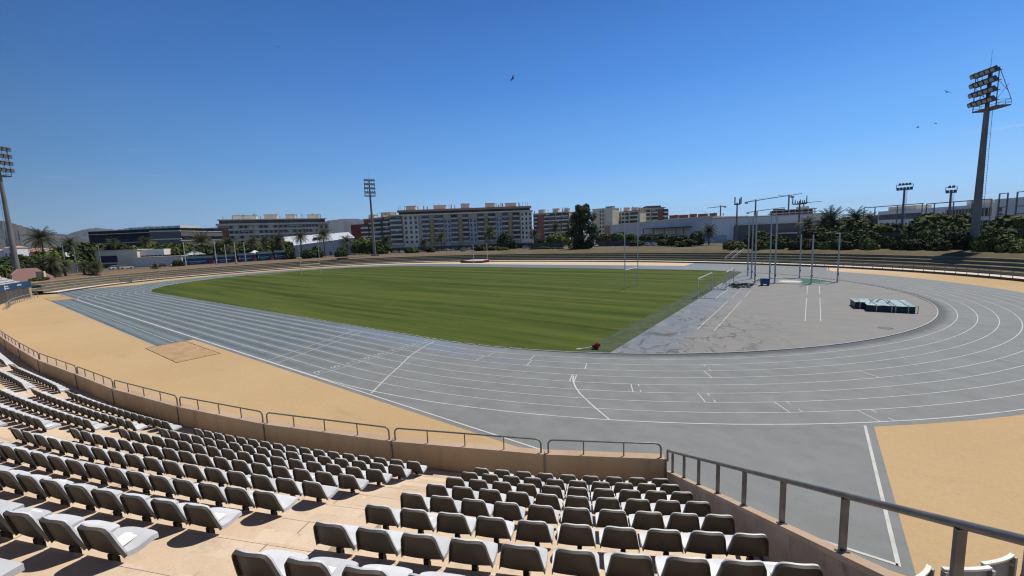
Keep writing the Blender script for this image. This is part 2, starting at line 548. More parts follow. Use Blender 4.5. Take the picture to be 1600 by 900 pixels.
def m_terrace():
    t = NT('terrace_dry_grass', 0.95, 0.1)
    p = t.pos()
    x, y, z = t.xyz(p)
    n1 = t.noise(p, 0.35, 6.0, 0.7)
    n2 = t.noise(p, 2.5, 5.0, 0.7)
    c = t.mix(t.rng(n1, 0.3, 0.7), (0.105, 0.104, 0.044), (0.215, 0.186, 0.100))
    left = t.rng(t.math('ADD', x, t.math('MULTIPLY', n1, 30.0)), -70.0, -112.0)
    c = t.mix(left, c, (0.40, 0.33, 0.23))
    c = t.mix(t.rng(n2, 0.4, 0.7, 0.0, 0.5), c, (0.07, 0.075, 0.03))
    t.bump(n2, 0.5, 0.06)
    return t.color(c)


def m_bank():
    t = NT('dry_earth_bank', 0.95, 0.1)
    p = t.pos()
    x, y, z = t.xyz(p)
    n1 = t.noise(p, 0.2, 6.0, 0.7)
    n2 = t.noise(p, 1.6, 6.0, 0.7)
    c = t.mix(t.rng(n1, 0.3, 0.7), (0.13, 0.112, 0.06), (0.215, 0.17, 0.10))
    left = t.rng(t.math('ADD', x, t.math('MULTIPLY', n1, 40.0)), -60.0, -105.0)
    c = t.mix(left, c, (0.24, 0.165, 0.115))
    c = t.mix(t.rng(n2, 0.45, 0.7, 0.0, 0.6), c, (0.10, 0.088, 0.048))
    t.bump(n2, 0.6, 0.1)
    return t.color(c)


def m_leaf(name, a, b, local=True):
    t = NT(name, 0.75, 0.15)
    v = t.obj()
    n = t.noise(v, 0.9, 3.0, 0.6)
    n2 = t.noise(v, 5.0, 2.0)
    oi = t.new('ShaderNodeObjectInfo').outputs['Random']
    c = t.mix(t.rng(n, 0.3, 0.7), a, b)
    c = t.mix(t.rng(n2, 0.35, 0.75, 0.0, 0.4), c, tuple(x * 0.55 for x in a))
    h = t.new('ShaderNodeHueSaturation')
    t.l.new(c, h.inputs['Color'])
    t.l.new(t.rng(oi, 0.0, 1.0, 0.75, 1.2), h.inputs['Value'])
    t.l.new(t.rng(oi, 0.0, 1.0, 0.485, 0.515), h.inputs['Hue'])
    return t.color(h.outputs[0])


def m_hill(name, a, b, c2):
    t = NT(name, 0.95, 0.05)
    p = t.pos()
    n1 = t.noise(p, 0.0022, 8.0, 0.65)
    n2 = t.noise(p, 0.012, 6.0, 0.7)
    c = t.mix(t.rng(n1, 0.35, 0.65), a, b)
    c = t.mix(t.rng(n2, 0.55, 0.7, 0.0, 0.6), c, c2)
    return t.color(c)


def m_city_ground():
    t = NT('outer_ground', 0.95, 0.1)
    p = t.pos()
    n1 = t.noise(p, 0.02, 7.0, 0.65)
    n2 = t.noise(p, 0.5, 5.0, 0.7)
    c = t.mix(t.rng(n1, 0.3, 0.7), (0.12, 0.105, 0.07), (0.21, 0.17, 0.115))
    c = t.mix(t.rng(n2, 0.4, 0.7, 0.0, 0.5), c, (0.085, 0.085, 0.05))
    return t.color(c)


def m_paint():
    t = NT('white_line_paint', 0.7, 0.2)
    p = t.pos()
    n = t.noise(p, 1.3, 7.0, 0.7)
    return t.color(t.mix(t.rng(n, 0.45, 0.75, 0.0, 0.75), (0.68, 0.68, 0.64), (0.32, 0.33, 0.33)))


M = {}
M['track'] = m_track(); M['apron'] = m_apron(); M['grass'] = m_grass(); M['turf'] = m_turf_strip()
M['sand'] = m_sand(); M['pit'] = m_pit(); M['paint'] = m_paint()
M['tread'] = m_concrete('stand_concrete', (0.76, 0.58, 0.41), (0.90, 0.73, 0.55), (0.46, 0.34, 0.23), 0.5, 1.0, False, True)
M['tread2'] = m_concrete('aisle_concrete', (0.70, 0.52, 0.36), (0.88, 0.70, 0.52), (0.42, 0.31, 0.21), 0.7, 1.6, False, True)
M['joint'] = m_concrete('joint_dirt', (0.38, 0.28, 0.19), (0.60, 0.45, 0.32), (0.22, 0.16, 0.11), 0.6, 2.0)
M['nose_worn'] = m_concrete('worn_nosing', (0.72, 0.55, 0.39), (0.90, 0.74, 0.57), (0.50, 0.37, 0.25), 0.6, 2.0)
M['wall'] = m_concrete('parapet_render', (0.52, 0.39, 0.235), (0.62, 0.475, 0.29), (0.34, 0.25, 0.15), 0.4, 1.0, True)
M['cap'] = m_concrete('wall_cap', (0.52, 0.37, 0.25), (0.62, 0.47, 0.34), (0.38, 0.25, 0.17), 0.5)
M['rampwall'] = m_concrete('ramp_wall_render', (0.42, 0.335, 0.25), (0.52, 0.43, 0.335), (0.20, 0.15, 0.11), 0.75, 1.2, True)
M['walk'] = m_concrete('pale_walkway', (0.78, 0.70, 0.58), (0.90, 0.82, 0.70), (0.45, 0.38, 0.28), 0.4)
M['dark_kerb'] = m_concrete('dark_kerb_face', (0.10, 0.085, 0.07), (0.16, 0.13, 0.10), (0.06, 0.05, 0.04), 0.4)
M['riser'] = m_concrete('terrace_riser', (0.17, 0.15, 0.11), (0.25, 0.22, 0.17), (0.09, 0.085, 0.05), 0.6)
M['nosing'] = m_concrete('terrace_nosing', (0.22, 0.20, 0.15), (0.34, 0.31, 0.24), (0.13, 0.12, 0.08), 0.6)
M['terrace'] = m_terrace(); M['bank'] = m_bank(); M['outer'] = m_city_ground()
t_ = NT('grey_seat_plastic', 0.5, 0.35)
n1_ = t_.noise(t_.pos(), 5.0, 6.0, 0.7)
c_ = t_.mix(t_.rng(n1_, 0.3, 0.75), (0.83, 0.84, 0.86), (0.72, 0.73, 0.745))
c_ = t_.mix(t_.rng(t_.noise(t_.pos(), 22.0, 5.0, 0.7), 0.55, 0.8, 0.0, 0.5), c_, (0.60, 0.58, 0.54))
h_ = t_.new('ShaderNodeHueSaturation'); t_.l.new(c_, h_.inputs['Color'])
t_.l.new(t_.rng(t_.new('ShaderNodeObjectInfo').outputs['Random'], 0.0, 1.0, 0.88, 1.06), h_.inputs['Value'])
M['seat'] = t_.color(h_.outputs[0])
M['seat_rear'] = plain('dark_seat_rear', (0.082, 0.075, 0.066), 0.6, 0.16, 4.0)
M['pit_edge'] = plain('pit_edge', (0.46, 0.33, 0.20), 0.8, 0.25, 2.0)
M['sticker'] = plain('white_sticker', (1.0, 1.0, 0.98), 0.5, 0.03, 5.0)
M['black'] = plain('black_bracket', (0.025, 0.024, 0.023), 0.6, 0.2)
M['steel'] = plain('galvanised_steel', (0.20, 0.195, 0.185), 0.42, 0.2, 6.0, 0.5, 0.35)
M['steel_light'] = plain('light_galvanised_steel', (0.40, 0.40, 0.39), 0.45, 0.12, 4.0, 0.5, 0.3)
M['alu'] = plain('white_aluminium', (0.72, 0.72, 0.70), 0.4, 0.06, 3.0)
M['kerb'] = plain('white_kerb_rail', (0.70, 0.69, 0.65), 0.5, 0.15, 1.5)
M['pole'] = m_concrete('concrete_pole', (0.22, 0.205, 0.19), (0.29, 0.275, 0.25), (0.16, 0.15, 0.135), 0.4, 0.6)
M['lamp'] = plain('lamp_housing', (0.13, 0.13, 0.13), 0.5, 0.2)
M['lamp_glass'] = plain('lamp_glass', (0.5, 0.52, 0.54), 0.15, 0.05)
M['net'] = plain('dark_net', (0.02, 0.028, 0.028), 0.9, 0.3)
M['leaf_dark'] = m_leaf('leaf_dark', (0.028, 0.042, 0.013), (0.098, 0.115, 0.036))
M['leaf_mid'] = m_leaf('leaf_mid', (0.052, 0.075, 0.016), (0.170, 0.198, 0.048))
M['leaf_light'] = m_leaf('leaf_light', (0.090, 0.130, 0.020), (0.230, 0.280, 0.055))
M['palm'] = m_leaf('palm_frond', (0.070, 0.080, 0.032), (0.200, 0.200, 0.100))
M['bark'] = plain('bark', (0.11, 0.085, 0.06), 0.9, 0.3, 3.0, local=True)
M['glass'] = plain('dark_window_glass', (0.060, 0.066, 0.074), 0.15, 0.4, 0.3, 0.5)


# ------------------------------------------------------------------ the bowl: curves
L84 = 84.39
CX = -42.2


def stadium(r, n=64, L=L84):
    """closed stadium outline of bend radius r, counter-clockwise from the near straight's right end"""
    pts = []
    for i in range(n + 1):
        a = -PI / 2 + PI * i / n
        pts.append((r * math.cos(a), r * math.sin(a)))
    for i in range(n + 1):
        a = PI / 2 + PI * i / n
        pts.append((-L + r * math.cos(a), r * math.sin(a)))
    return pts


def edge_pt(t, off=0.0, a=96.8, b=61.2, n=2.4):
    def P(t):
        c, s = math.cos(t), math.sin(t)
        return Vector((CX + a * math.copysign(abs(c) ** (2 / n), c), b * math.copysign(abs(s) ** (2 / n), s)))
    p = P(t)
    d = (P(t + 1e-3) - P(t - 1e-3)).normalized()
    return p + Vector((d.y, -d.x)) * off


def edge_curve(t0, t1, off, n):
    return [edge_pt(t0 + (t1 - t0) * i / n, off) for i in range(n + 1)]


def flat(name, poly, z, mat, kind='structure'):
    mb = MB()
    mb.add([(x, y, z) for x, y in poly], [tuple(range(len(poly)))])
    return tag(mb.build(name, mat), kind=kind)


# floor of the bowl (beige margin everywhere, other sheets above it)
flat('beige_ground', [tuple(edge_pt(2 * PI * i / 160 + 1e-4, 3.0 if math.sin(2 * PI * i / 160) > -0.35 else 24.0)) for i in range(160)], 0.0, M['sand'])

# the running track: ring + sprint straight + chutes + runway
mb = MB()
o_, i_ = stadium(47.85), stadium(36.45)
mb.loft([(x, y, 0.004) for x, y in i_], [(x, y, 0.004) for x, y in o_], True)
tag(mb.build('running_track', M['track']), kind='structure')


def rect(name, x0, y0, x1, y1, z, mat):
    return flat(name, [(x0, y0), (x1, y0), (x1, y1), (x0, y1)], z, mat)


def ring_out(a0, a1, r, n=24, cx=0.0):
    return [(cx + r * math.cos(a0 + (a1 - a0) * i / n), r * math.sin(a0 + (a1 - a0) * i / n)) for i in range(n + 1)]


# sprint straight beyond the near right bend (between the bend and y = -47.85)
a_ = math.acos(28.7 / 47.85)
flat('sprint_straight_end', [(0.0, -47.85), (28.7, -47.85)] + ring_out(-a_, -PI / 2, 47.85), 0.004, M['track'])
flat('far_chute', ring_out(PI / 2, a_, 47.85) + [(28.7, 55.2), (20, 57.0), (8.0, 58.5), (0.0, 57.5)], 0.004, M['track'])
flat('left_chute', [(-L84, -47.85)] + list(reversed(ring_out(-PI + math.acos(32.0 / 47.85), -PI / 2, 47.85, cx=-L84))) [::1][0:0] + [(-L84 - 47.85 * math.cos(PI / 2 - i * 0.06), -47.85 * math.sin(PI / 2 - i * 0.06)) for i in range(0, 15)] + [(-119.0, -47.0), (-112, -47.85)], 0.004, M['track'])
rect('jump_runway', -92.0, -50.75, -22.0, -47.85, 0.004, M['track'])
# infield: mown grass, a worn strip of turf, and the grey apron of the D
XG = 14.55
ag = math.asin(XG / 36.4)
grass_poly = [(XG - 2.0, -math.sqrt(36.4 ** 2 - (XG - 2.0) ** 2))] + []
pts = []
a1 = math.acos((XG - 2.0) / 36.4)
for i in range(25):
    a = a1 + (PI / 2 - a1) * i / 24
    pts.append((36.4 * math.cos(a), 36.4 * math.sin(a)))
for i in range(65):
    a = PI / 2 + PI * i / 64
    pts.append((-L84 + 36.4 * math.cos(a), 36.4 * math.sin(a)))
for i in range(25):
    a = -PI / 2 + (PI / 2 - a1) * i / 24
    pts.append((36.4 * math.cos(a), 36.4 * math.sin(a)))
flat('grass_field', pts, 0.02, M['grass'])
a2 = math.acos(XG / 36.4)
flat('turf_strip', [(36.4 * math.cos(a1 + (a2 - a1) * i / 6), 36.4 * math.sin(a1 + (a2 - a1) * i / 6)) for i in range(7)][::-1] + [(36.4 * math.cos(-a1 + (a1 - a2) * i / 6), 36.4 * math.sin(-a1 + (a1 - a2) * i / 6)) for i in range(7)], 0.022, M['turf'])
flat('infield_apron', ring_out(-a2, a2, 36.4, 48), 0.008, M['apron'])

# kerb rail along the inner edge of the track
mb = MB()
kp = stadium(36.46, 80)
dense = []
for i in range(len(kp)):
    p, q = Vector(kp[i]), Vector(kp[(i + 1) % len(kp)])
    k = max(1, int((q - p).length / 1.0))
    for j in range(k):
        dense.append(p.lerp(q, j / k))
for i in range(len(dense)):
    p, q = dense[i], dense[(i + 1) % len(dense)]
    straight = -84.0 < p.x < 8.0 and p.y < 0
    g = 0.12 if straight else 0.0
    a, b = p.lerp(q, g), p.lerp(q, 1 - g)
    d = (b - a)
    mb.box(((a.x + b.x) / 2, (a.y + b.y) / 2, 0.04), (d.length, 0.055, 0.055), math.atan2(d.y, d.x))
tag(mb.build('kerb_rail', M['kerb']), kind='structure')

# painted lines
ln = MB()
Z1 = 0.012
W1 = 0.052
for k in range(1, 10):
    r = 36.5 + 1.22 * k
    p = stadium(r, 96)
    ln.strip(p + [p[0]], W1 if k < 9 else 0.075, Z1)
ln.strip([(-118.0, -47.55), (28.4, -47.55)], 0.09, Z1 + 0.003)
ln.strip([(28.4, -47.6), (28.4, -38.4)], 0.10, Z1 + 0.003)
ln.strip([(28.4, 38.8), (28.4, 55.0)], 0.10, Z1)
ln.strip([(25.6, 40.6), (25.6, 55.5)], 0.08, Z1)
ln.strip([(21.0, 43.2), (21.0, 46.5)], 0.09, Z1)
ln.strip([(-92.0, -49.3), (-22.3, -49.3)], 0.06, Z1)
ln.strip([(-92.0, -50.7), (-22.0, -50.7)], 0.06, Z1)
ln.strip([(-7.1, -47.5), (-10.6, -37.7)], 0.06, Z1)
ln.strip([(-5.7, -47.5), (-9.2, -37.7)], 0.06, Z1)
ln.strip([(-0.2, -47.5), (-0.2, -36.55)], 0.055, Z1)
arc = [(0.2, -37.0), (0.55, -38.3), (1.1, -39.6), (1.9, -41.2), (3.2, -43.1), (4.5, -45.2), (6.0, -47.4)]
ln.strip(arc, 0.085, Z1 + 0.002)
ln.strip([(14.6, -38.9), (15.0, -39.7), (15.55, -40.5), (16.3, -41.35), (17.5, -42.4), (18.9, -43.5)], 0.085, Z1 + 0.002)
for x in (-14.0, -23.5, -33.0, -42.5, -52.0, -61.5):
    ln.strip([(x, -47.4), (x, -46.3)], 0.05, Z1 + 0.002)


def mark(a0, k, w=0.055, full=True):
    """a short cross line in lane k (1..9) at the bend angle of point a0, running radially"""
    a = math.atan2(a0[1], a0[0])
    r0, r1 = 36.5 + 1.22 * (k - 1), 36.5 + 1.22 * k
    if full:
        ln.strip([(r0 * math.cos(a), r0 * math.sin(a)), (r1 * math.cos(a), r1 * math.sin(a))], w, Z1 + 0.002)
    else:
        for u, v in ((0.0, 0.28), (0.72, 1.0)):
            ra, rb = r0 + 1.22 * u, r0 + 1.22 * v
            ln.strip([(ra * math.cos(a), ra * math.sin(a)), (rb * math.cos(a), rb * math.sin(a))], w, Z1 + 0.002)


for pt, k, full in (((20.9, -33.0), 3, False), ((21.2, -34.3), 4, True), ((18.1, -38.5), 6, True), ((18.5, -38.4), 6, False), ((21.6, -38.1), 7, True), ((22.05, -37.9), 7, False), ((25.0, -37.4), 8, True), ((25.5, -37.1), 8, False), ((28.2, -36.6), 9, True), ((28.7, -36.2), 9, False), ((10.9, -38.6), 3, True), ((14.3, -36.5), 3, True), ((14.5, -38.9), 5, True), ((14.75, -38.8), 5, True), ((7.2, -38.4), 2, True), ((7.1, -39.5), 3, True), ((10.2, -36.8), 2, True), ((27.5, -28.5), 5, True), ((31.5, -27.0), 5, False), ((34.0, -22.0), 6, True), ((30.0, -24.5), 4, False)):
    mark(pt, k, 0.055, full)
# dashed throwing / jumping lanes on the apron
ln.strip([(18.25, -22.8), (18.02, -5.4)], 0.06, Z1 + 0.002)
ln.strip([(19.6, -22.7), (19.35, -4.6)], 0.06, Z1 + 0.002)
ln.strip([(18.0, -2.2), (17.95, 4.5)], 0.05, Z1 + 0.002); ln.strip([(19.3, -1.6), (19.25, 5.0)], 0.05, Z1 + 0.002)
ln.strip([(25.85, -15.2), (25.7, 0.0)], 0.06, Z1 + 0.002); ln.strip([(25.68, 3.4), (25.6, 12.6)], 0.06, Z1 + 0.002)
ln.strip([(27.0, -14.6), (27.0, 0.5)], 0.06, Z1 + 0.002); ln.strip([(27.0, 3.8), (27.0, 13.0)], 0.06, Z1 + 0.002)
# lane numbers before the finish line, to be read from the infield side
DIG = {'1': [[(0.5, 0), (0.5, 1)], [(0.5, 1), (0.3, 0.8)]], '2': [[(0, 0.8), (0.25, 1), (0.75, 1), (1, 0.75), (0, 0), (1, 0)]], '3': [[(0, 1), (1, 1), (0.45, 0.58), (1, 0.3), (0.7, 0), (0, 0.05)]],
       '4': [[(0.75, 0), (0.75, 1), (0, 0.3), (1, 0.3)]], '5': [[(1, 1), (0.1, 1), (0, 0.55), (0.7, 0.6), (1, 0.3), (0.7, 0), (0, 0.05)]], '6': [[(0.9, 1), (0.2, 0.7), (0, 0.3), (0.3, 0), (0.8, 0), (1, 0.3), (0.75, 0.52), (0.05, 0.45)]],
       '7': [[(0, 1), (1, 1), (0.35, 0)]], '8': [[(0.5, 0.55), (0.1, 0.8), (0.4, 1), (0.65, 1), (0.9, 0.8), (0.5, 0.55), (0, 0.25), (0.35, 0), (0.65, 0), (1, 0.25), (0.5, 0.55)]], '9': [[(0.1, 0), (0.8, 0.3), (1, 0.7), (0.7, 1), (0.2, 1), (0, 0.7), (0.25, 0.48), (0.95, 0.55)]]}
for k in range(1, 10):
    yc = -(36.5 + 1.22 * (k - 0.5))
    for st in DIG[str(k)]:
        ln.strip([(-0.75 - (u - 0.5) * 0.5, yc - (v - 0.5) * 0.55) for u, v in st], 0.075, Z1 + 0.002)
tag(ln.build('painted_lines', M['paint']), kind='structure')

# sand pits with a low frame
for (x0, y0, x1, y1) in ((-21.9, -51.45, -13.2, -48.55), (-101.0, -50.6, -91.0, -47.4)):
    tag(rect('sand_pit', x0, y0, x1, y1, 0.016, M['pit']), kind='structure')
    mb = MB()
    for c, s in ((((x0 + x1) / 2, y0, 0.02), (x1 - x0, 0.06, 0.05)), (((x0 + x1) / 2, y1, 0.02), (x1 - x0, 0.06, 0.05)), ((x0, (y0 + y1) / 2, 0.02), (0.06, y1 - y0 - .06, 0.05)), ((x1, (y0 + y1) / 2, 0.02), (0.06, y1 - y0 - .06, 0.05))):
        mb.box(c, s)
    tag(mb.build('pit_kerb', M['pit_edge']), kind='structure')
mb = MB()
mb.tube((31.3, -15.7, 0.0), (31.3, -15.7, 0.018), 0.5, n=24)
tag(mb.build('manhole_ground_cover', plain('manhole_iron', (0.15, 0.145, 0.135), 0.7, 0.2)), kind='structure')

# ------------------------------------------------------------------ far terraces, bank and outer ground
T0, T1 = -0.42, PI + 0.83
NT_ = 220
mb_riser, mb_tread, mb_nose = MB(), MB(), MB()


def ring(off, z, t0=T0, t1=T1, n=NT_):
    return [(p.x, p.y, z) for p in edge_curve(t0, t1, off, n)]


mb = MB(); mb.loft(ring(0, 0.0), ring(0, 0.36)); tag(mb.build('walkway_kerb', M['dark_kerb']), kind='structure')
mb = MB(); mb.loft(ring(0, 0.36), ring(2.4, 0.37)); tag(mb.build('terrace_path', M['walk']), kind='structure')
off, z = 2.4, 0.37
for i in range(4):
    mb_riser.loft(ring(off, z), ring(off, z + 0.5))
    z += 0.5
    mb_nose.loft(ring(off, z), ring(off + 0.32, z + 0.004))
    mb_tread.loft(ring(off + 0.32, z + 0.004), ring(off + 1.75, z + 0.012))
    off += 1.75
mb_riser.build('terrace_riser', M['riser'])['kind'] = 'structure'
mb_nose.build('terrace_kerb', M['nosing'])['kind'] = 'structure'
mb_tread.build('grass_terrace', M['terrace'])['kind'] = 'structure'
mb = MB()
prof = [(off, z + 0.012), (off + 1.2, z + 0.35), (off + 3.5, z + 0.62), (off + 12, z + 0.70)]
rings = []
for o2, z2 in prof:
    rings.append([(p.x, p.y, z2 + 0.18 * noise.noise(Vector((p.x * 0.12, p.y * 0.12, o2))) * (1 if o2 > off + 0.5 else 0)) for p in edge_curve(T0, T1, o2, NT_)])
for A, B in zip(rings, rings[1:]):
    mb.loft(A, B)
tag(mb.build('earth_bank', M['bank'], smooth=60), kind='structure')
ZP = z + 0.62   # the level outside the bowl
mb = MB()
t_all = [2 * PI * i / 200 + 1e-4 for i in range(200)]


def in_terr(t):
    t = (t + PI) % (2 * PI) - PI
    return t > T0 - 0.02 or t < T1 - 2 * PI + 0.02


inner = [edge_pt(t, off + 11.5 if in_terr(t) else 24.0) for t in t_all]
A = [(p.x, p.y, ZP) for p in inner]
prev = A
for k, (sc, zz) in enumerate(((1.25, ZP), (2.0, ZP - 0.3), (5.0, ZP - 1.0), (20.0, ZP - 2.0), (160.0, ZP - 2.0))):
    B = [(CX + (p.x - CX) * sc, p.y * sc, zz) for p in inner]
    mb.loft(prev, B, True)
    prev = B
tag(mb.build('outer_ground', M['outer']), kind='structure')
mb = MB()
mb.loft([(p.x, p.y, 0.0) for p in inner], A, True)
tag(mb.build('ground_bank', M['bank']), kind='structure')

# ------------------------------------------------------------------ the stand we stand on
WJ = [(23.82, -51.73), (21.38, -53.03), (17.66, -54.61), (13.52, -55.99), (9.47, -56.98), (4.89, -57.79), (0.68, -58.25), (-4.76, -58.89), (-9.75, -59.21), (-15.0, -59.47), (-20.4, -59.68), (-25.8, -59.83), (-31.2, -59.93), (-36.7, -59.98), (-42.2, -60.0)]
WJ = WJ + [(2 * CX - x, y) for x, y in WJ[-2::-1]]
WJ = [Vector(p) for p in WJ]
WS = [0.0]
for a, b in zip(WJ, WJ[1:]):
    WS.append(WS[-1] + (b - a).length)


def _cr(i, u):
    p0 = WJ[i - 1] if i > 0 else WJ[0] * 2 - WJ[1]
    p1, p2 = WJ[i], WJ[i + 1]
    p3 = WJ[i + 2] if i + 2 < len(WJ) else WJ[-1] * 2 - WJ[-2]
    return 0.5 * ((2 * p1) + (p2 - p0) * u + (2 * p0 - 5 * p1 + 4 * p2 - p3) * u * u + (3 * p1 - p0 - 3 * p2 + p3) * u ** 3)


_TP = [_cr(i, j / 30) for i in range(len(WJ) - 1) for j in range(30)] + [WJ[-1].copy()]
_TS = [0.0]
for a, b in zip(_TP, _TP[1:]):
    _TS.append(_TS[-1] + (b - a).length)
_TD = [(_TP[min(i + 1, len(_TP) - 1)] - _TP[max(i - 1, 0)]).normalized() for i in range(len(_TP))]
_TN = []
for i in range(len(_TP)):
    acc = Vector((0, 0))
    for j in range(i - 15, i + 16):
        acc += _TD[min(max(j, 0), len(_TD) - 1)]
    acc.normalize()
    _TN.append(Vector((acc.y, -acc.x)))


def wall_pt(s, o=0.0):
    """point at arc length s to the left of the wall's right end, o metres behind the wall; and the direction to the field"""
    lo, hi = 0, len(_TS) - 1
    while hi - lo > 1:
        m_ = (lo + hi) // 2
        if _TS[m_] <= s: lo = m_
        else: hi = m_
    u = (s - _TS[lo]) / (_TS[hi] - _TS[lo])
    n = _TN[lo].lerp(_TN[hi], min(1, max(0, u))).normalized()
    return _TP[lo].lerp(_TP[hi], u) - n * o, n


S_END = _TS[-1]
NOSE0, PITCHR, RISE, Z0 = 0.97, 0.855, 0.413, 2.83
NROW = 13
DROP, NOSEF = 0.025, 0.085
SSAMP = [0.0] + [S_END * i / 120 for i in range(1, 121)]


def row_line(o, z, s0=0.0, s1=None, n=130):
    s1 = S_END if s1 is None else s1
    out = []
    for i in range(n + 1):
        p, _ = wall_pt(s0 + (s1 - s0) * i / n, o)
        out.append((p.x, p.y, z))
    return out


mb = MB()
front = 0.0
for k in range(NROW):
    zt = Z0 + RISE * k - DROP
    o0 = 0.0 if k == 0 else NOSE0 + PITCHR * (k - 1) - NOSEF
    o1 = NOSE0 + PITCHR * k - NOSEF
    if k > 0:
        mb.loft(row_line(o0, zt - RISE), row_line(o0, zt))
    mb.loft(row_line(o0, zt), row_line(o1, zt))
    front = o1
zt = Z0 + RISE * (NROW - 1) - DROP
mb.loft(row_line(front, zt), row_line(front, 0.0))
# left end face
e0 = [wall_pt(S_END, o)[0] for o in (0.0, front)]
mb.add([(e0[0].x, e0[0].y, 0), (e0[1].x, e0[1].y, 0), (e0[1].x, e0[1].y, zt), (e0[0].x, e0[0].y, Z0)], [(0, 1, 2, 3)])
tag(mb.build('stand_floor', M['tread']), kind='structure')

# blocks of seats: (right edge at front, drift per row, left edge at front, drift per row)
BLOCKS = [('right', 0.13, 0.016, 4.23, -0.030), ('second', 5.49, -0.065, 12.76, -0.09), ('third', 13.92, -0.06, 21.17, -0.08), ('fourth', 22.4, -0.07, 29.5, -0.1), ('fifth', 30.9, -0.05, 38.0, -0.06), ('sixth', 39.4, 0.0, 46.5, 0.0)]
for b in (3, 2, 1, 0):
    BLOCKS.append(('left', S_END - 8.1 - 8.5 * b, 0.0, S_END - 1.0 - 8.5 * b, 0.0))
# half steps in the aisles
mb = MB()
for (n0, r0, rd, l0, ld), (n1, r1, rd1, l1, ld1) in zip(BLOCKS, BLOCKS[1:]):
    for k in range(1, NROW):
        sa, sb = l0 + ld * (k - .5), r1 + rd1 * (k - .5)
        if sb > S_END - 1: continue
        sm = (sa + sb) / 2
        o = NOSE0 + PITCHR * (k - 1) - NOSEF
        p, n = wall_pt(sm, o)
        w = (sb - sa) - 0.1
        zt = Z0 + RISE * k - DROP
        c = p + n * 0.2
        mb.box((c.x, c.y, zt - RISE + 0.1015), (w, 0.398, 0.203), math.atan2(n.y, n.x) - PI / 2)
tag(mb.build('aisle_stairs', M['tread2']), kind='structure')
# cast joints and nosing edges of the concrete steps
mb = MB()
me_ = MB()
jr = random.Random(4)
for k in range(NROW):
    zt = Z0 + RISE * k - DROP
    o0 = 0.0 if k == 0 else NOSE0 + PITCHR * (k - 1) - NOSEF
    o1 = NOSE0 + PITCHR * k - NOSEF
    s_ = jr.uniform(0.5, 2.5)
    while s_ < S_END - 1:
        a, n = wall_pt(s_, o0 + .02); b, _ = wall_pt(s_, o1 - .02)
        mb.strip([(a.x, a.y), (b.x, b.y)], 0.014, zt + 0.004)
        s_ += 2.45
    if k:
        A_ = row_line(o0 + 0.001, zt + 0.003); B_ = row_line(o0 + 0.035, zt + 0.003)
        me_.loft(A_, B_)
        A_ = row_line(o1 - 0.03, zt + 0.003); B_ = row_line(o1 - 0.002, zt + 0.003)
        mb.loft(A_, B_)
tag(mb.build('floor_joint_paint', M['joint']), kind='structure')
tag(me_.build('stair_nosing_paint', M['nose_worn']), kind='structure')

# parapet in front of the stand, one panel per section
par = thing('parapet_wall', 'long sand coloured concrete parapet curving in front of the grey seats', 'wall')
ZW = 3.48
for i in range(len(WJ) - 1):
    a, b = WJ[i], WJ[i + 1]
    d = (b - a)
    ln_ = d.length
    n = Vector((d.y, -d.x)) / ln_
    if n.y < 0: n = -n
    c = (a + b) / 2 + n * 0.10
    rz = math.atan2(d.y, d.x)
    pb = MB()
    pb.box((c.x, c.y, (ZW - 0.06) / 2), (ln_ - 0.03, 0.2, ZW - 0.06), rz)
    pn = pb.build('panel', M['wall'], par)
    cb = MB()
    cb.box((c.x, c.y, ZW - 0.03), (ln_ - 0.03, 0.235, 0.06), rz)
    cb.build('coping', M['cap'], pn)
    jb = MB()
    q = a - n * 0.012
    jb.box((q.x, q.y, (ZW + Z0) / 2), (0.045, 0.03, ZW - Z0), rz)
    jb.build('joint_strip', M['steel'], par)

# railing sections on the parapet: a bent tube with rounded corners and uprights
NAMES = ['first', 'second', 'third', 'fourth', 'fifth', 'sixth', 'seventh', 'eighth', 'ninth']
for i in range(0, 18):
    a, b = WJ[i], WJ[i + 1]
    d = (b - a); ln_ = d.length; d = d / ln_
    n = Vector((d.y, -d.x))
    if n.y < 0: n = -n
    base = a + n * 0.06
    r = thing('railing', 'bent grey tube railing on the parapet, %s from the ramp corner' % ORD[i + 1], 'railing', (base.x, base.y, ZW), math.atan2(d.y, d.x), 'tube railings along the parapet')
    H, R, e = 0.33, 0.12, 0.09
    pts = [(e, 0, -0.35), (e, 0, H - R)] + [(e + R - R * math.cos(t), 0, H - R + R * math.sin(t)) for t in (PI / 8, PI / 4, 3 * PI / 8, PI / 2)]
    x1 = ln_ - e
    pts += [(x1 - R + R * math.sin(t), 0, H - R + R * math.cos(t)) for t in (0, PI / 8, PI / 4, 3 * PI / 8, PI / 2)] + [(x1, 0, -0.35)]
    if i == 0:
        pts[0] = (e, 0, -0.1)
    pts = [(x, y - (0.10 if zz < -0.01 else 0.0), zz) if False else (x, y, max(zz, 0.0)) for x, y, zz in pts]
    t = MB(); t.path(pts, 0.021, 8); t.build('top_rail', M['steel'], r, smooth=50)
    nu = 3 if ln_ > 3.5 else 2
    for j in range(1, nu + 1):
        u = MB(); x = ln_ * j / (nu + 1)
        u.tube((x, 0, 0.0), (x, 0, H), 0.016, n=6)
        u.build('post', M['steel'], r, smooth=50)

# ramp wall on the right with its sloping rail
E0 = Vector((23.9, -51.70))
UD = Vector((0.469, -0.883)).normalized()
ND = Vector((-UD.y, UD.x))
rw = thing('ramp_wall', 'stained concrete wall sloping down along the right edge of the seats', 'wall')
mb = MB()


def wp(o, n, z):
    p = E0 + UD * o + ND * n
    return (p.x, p.y, z)


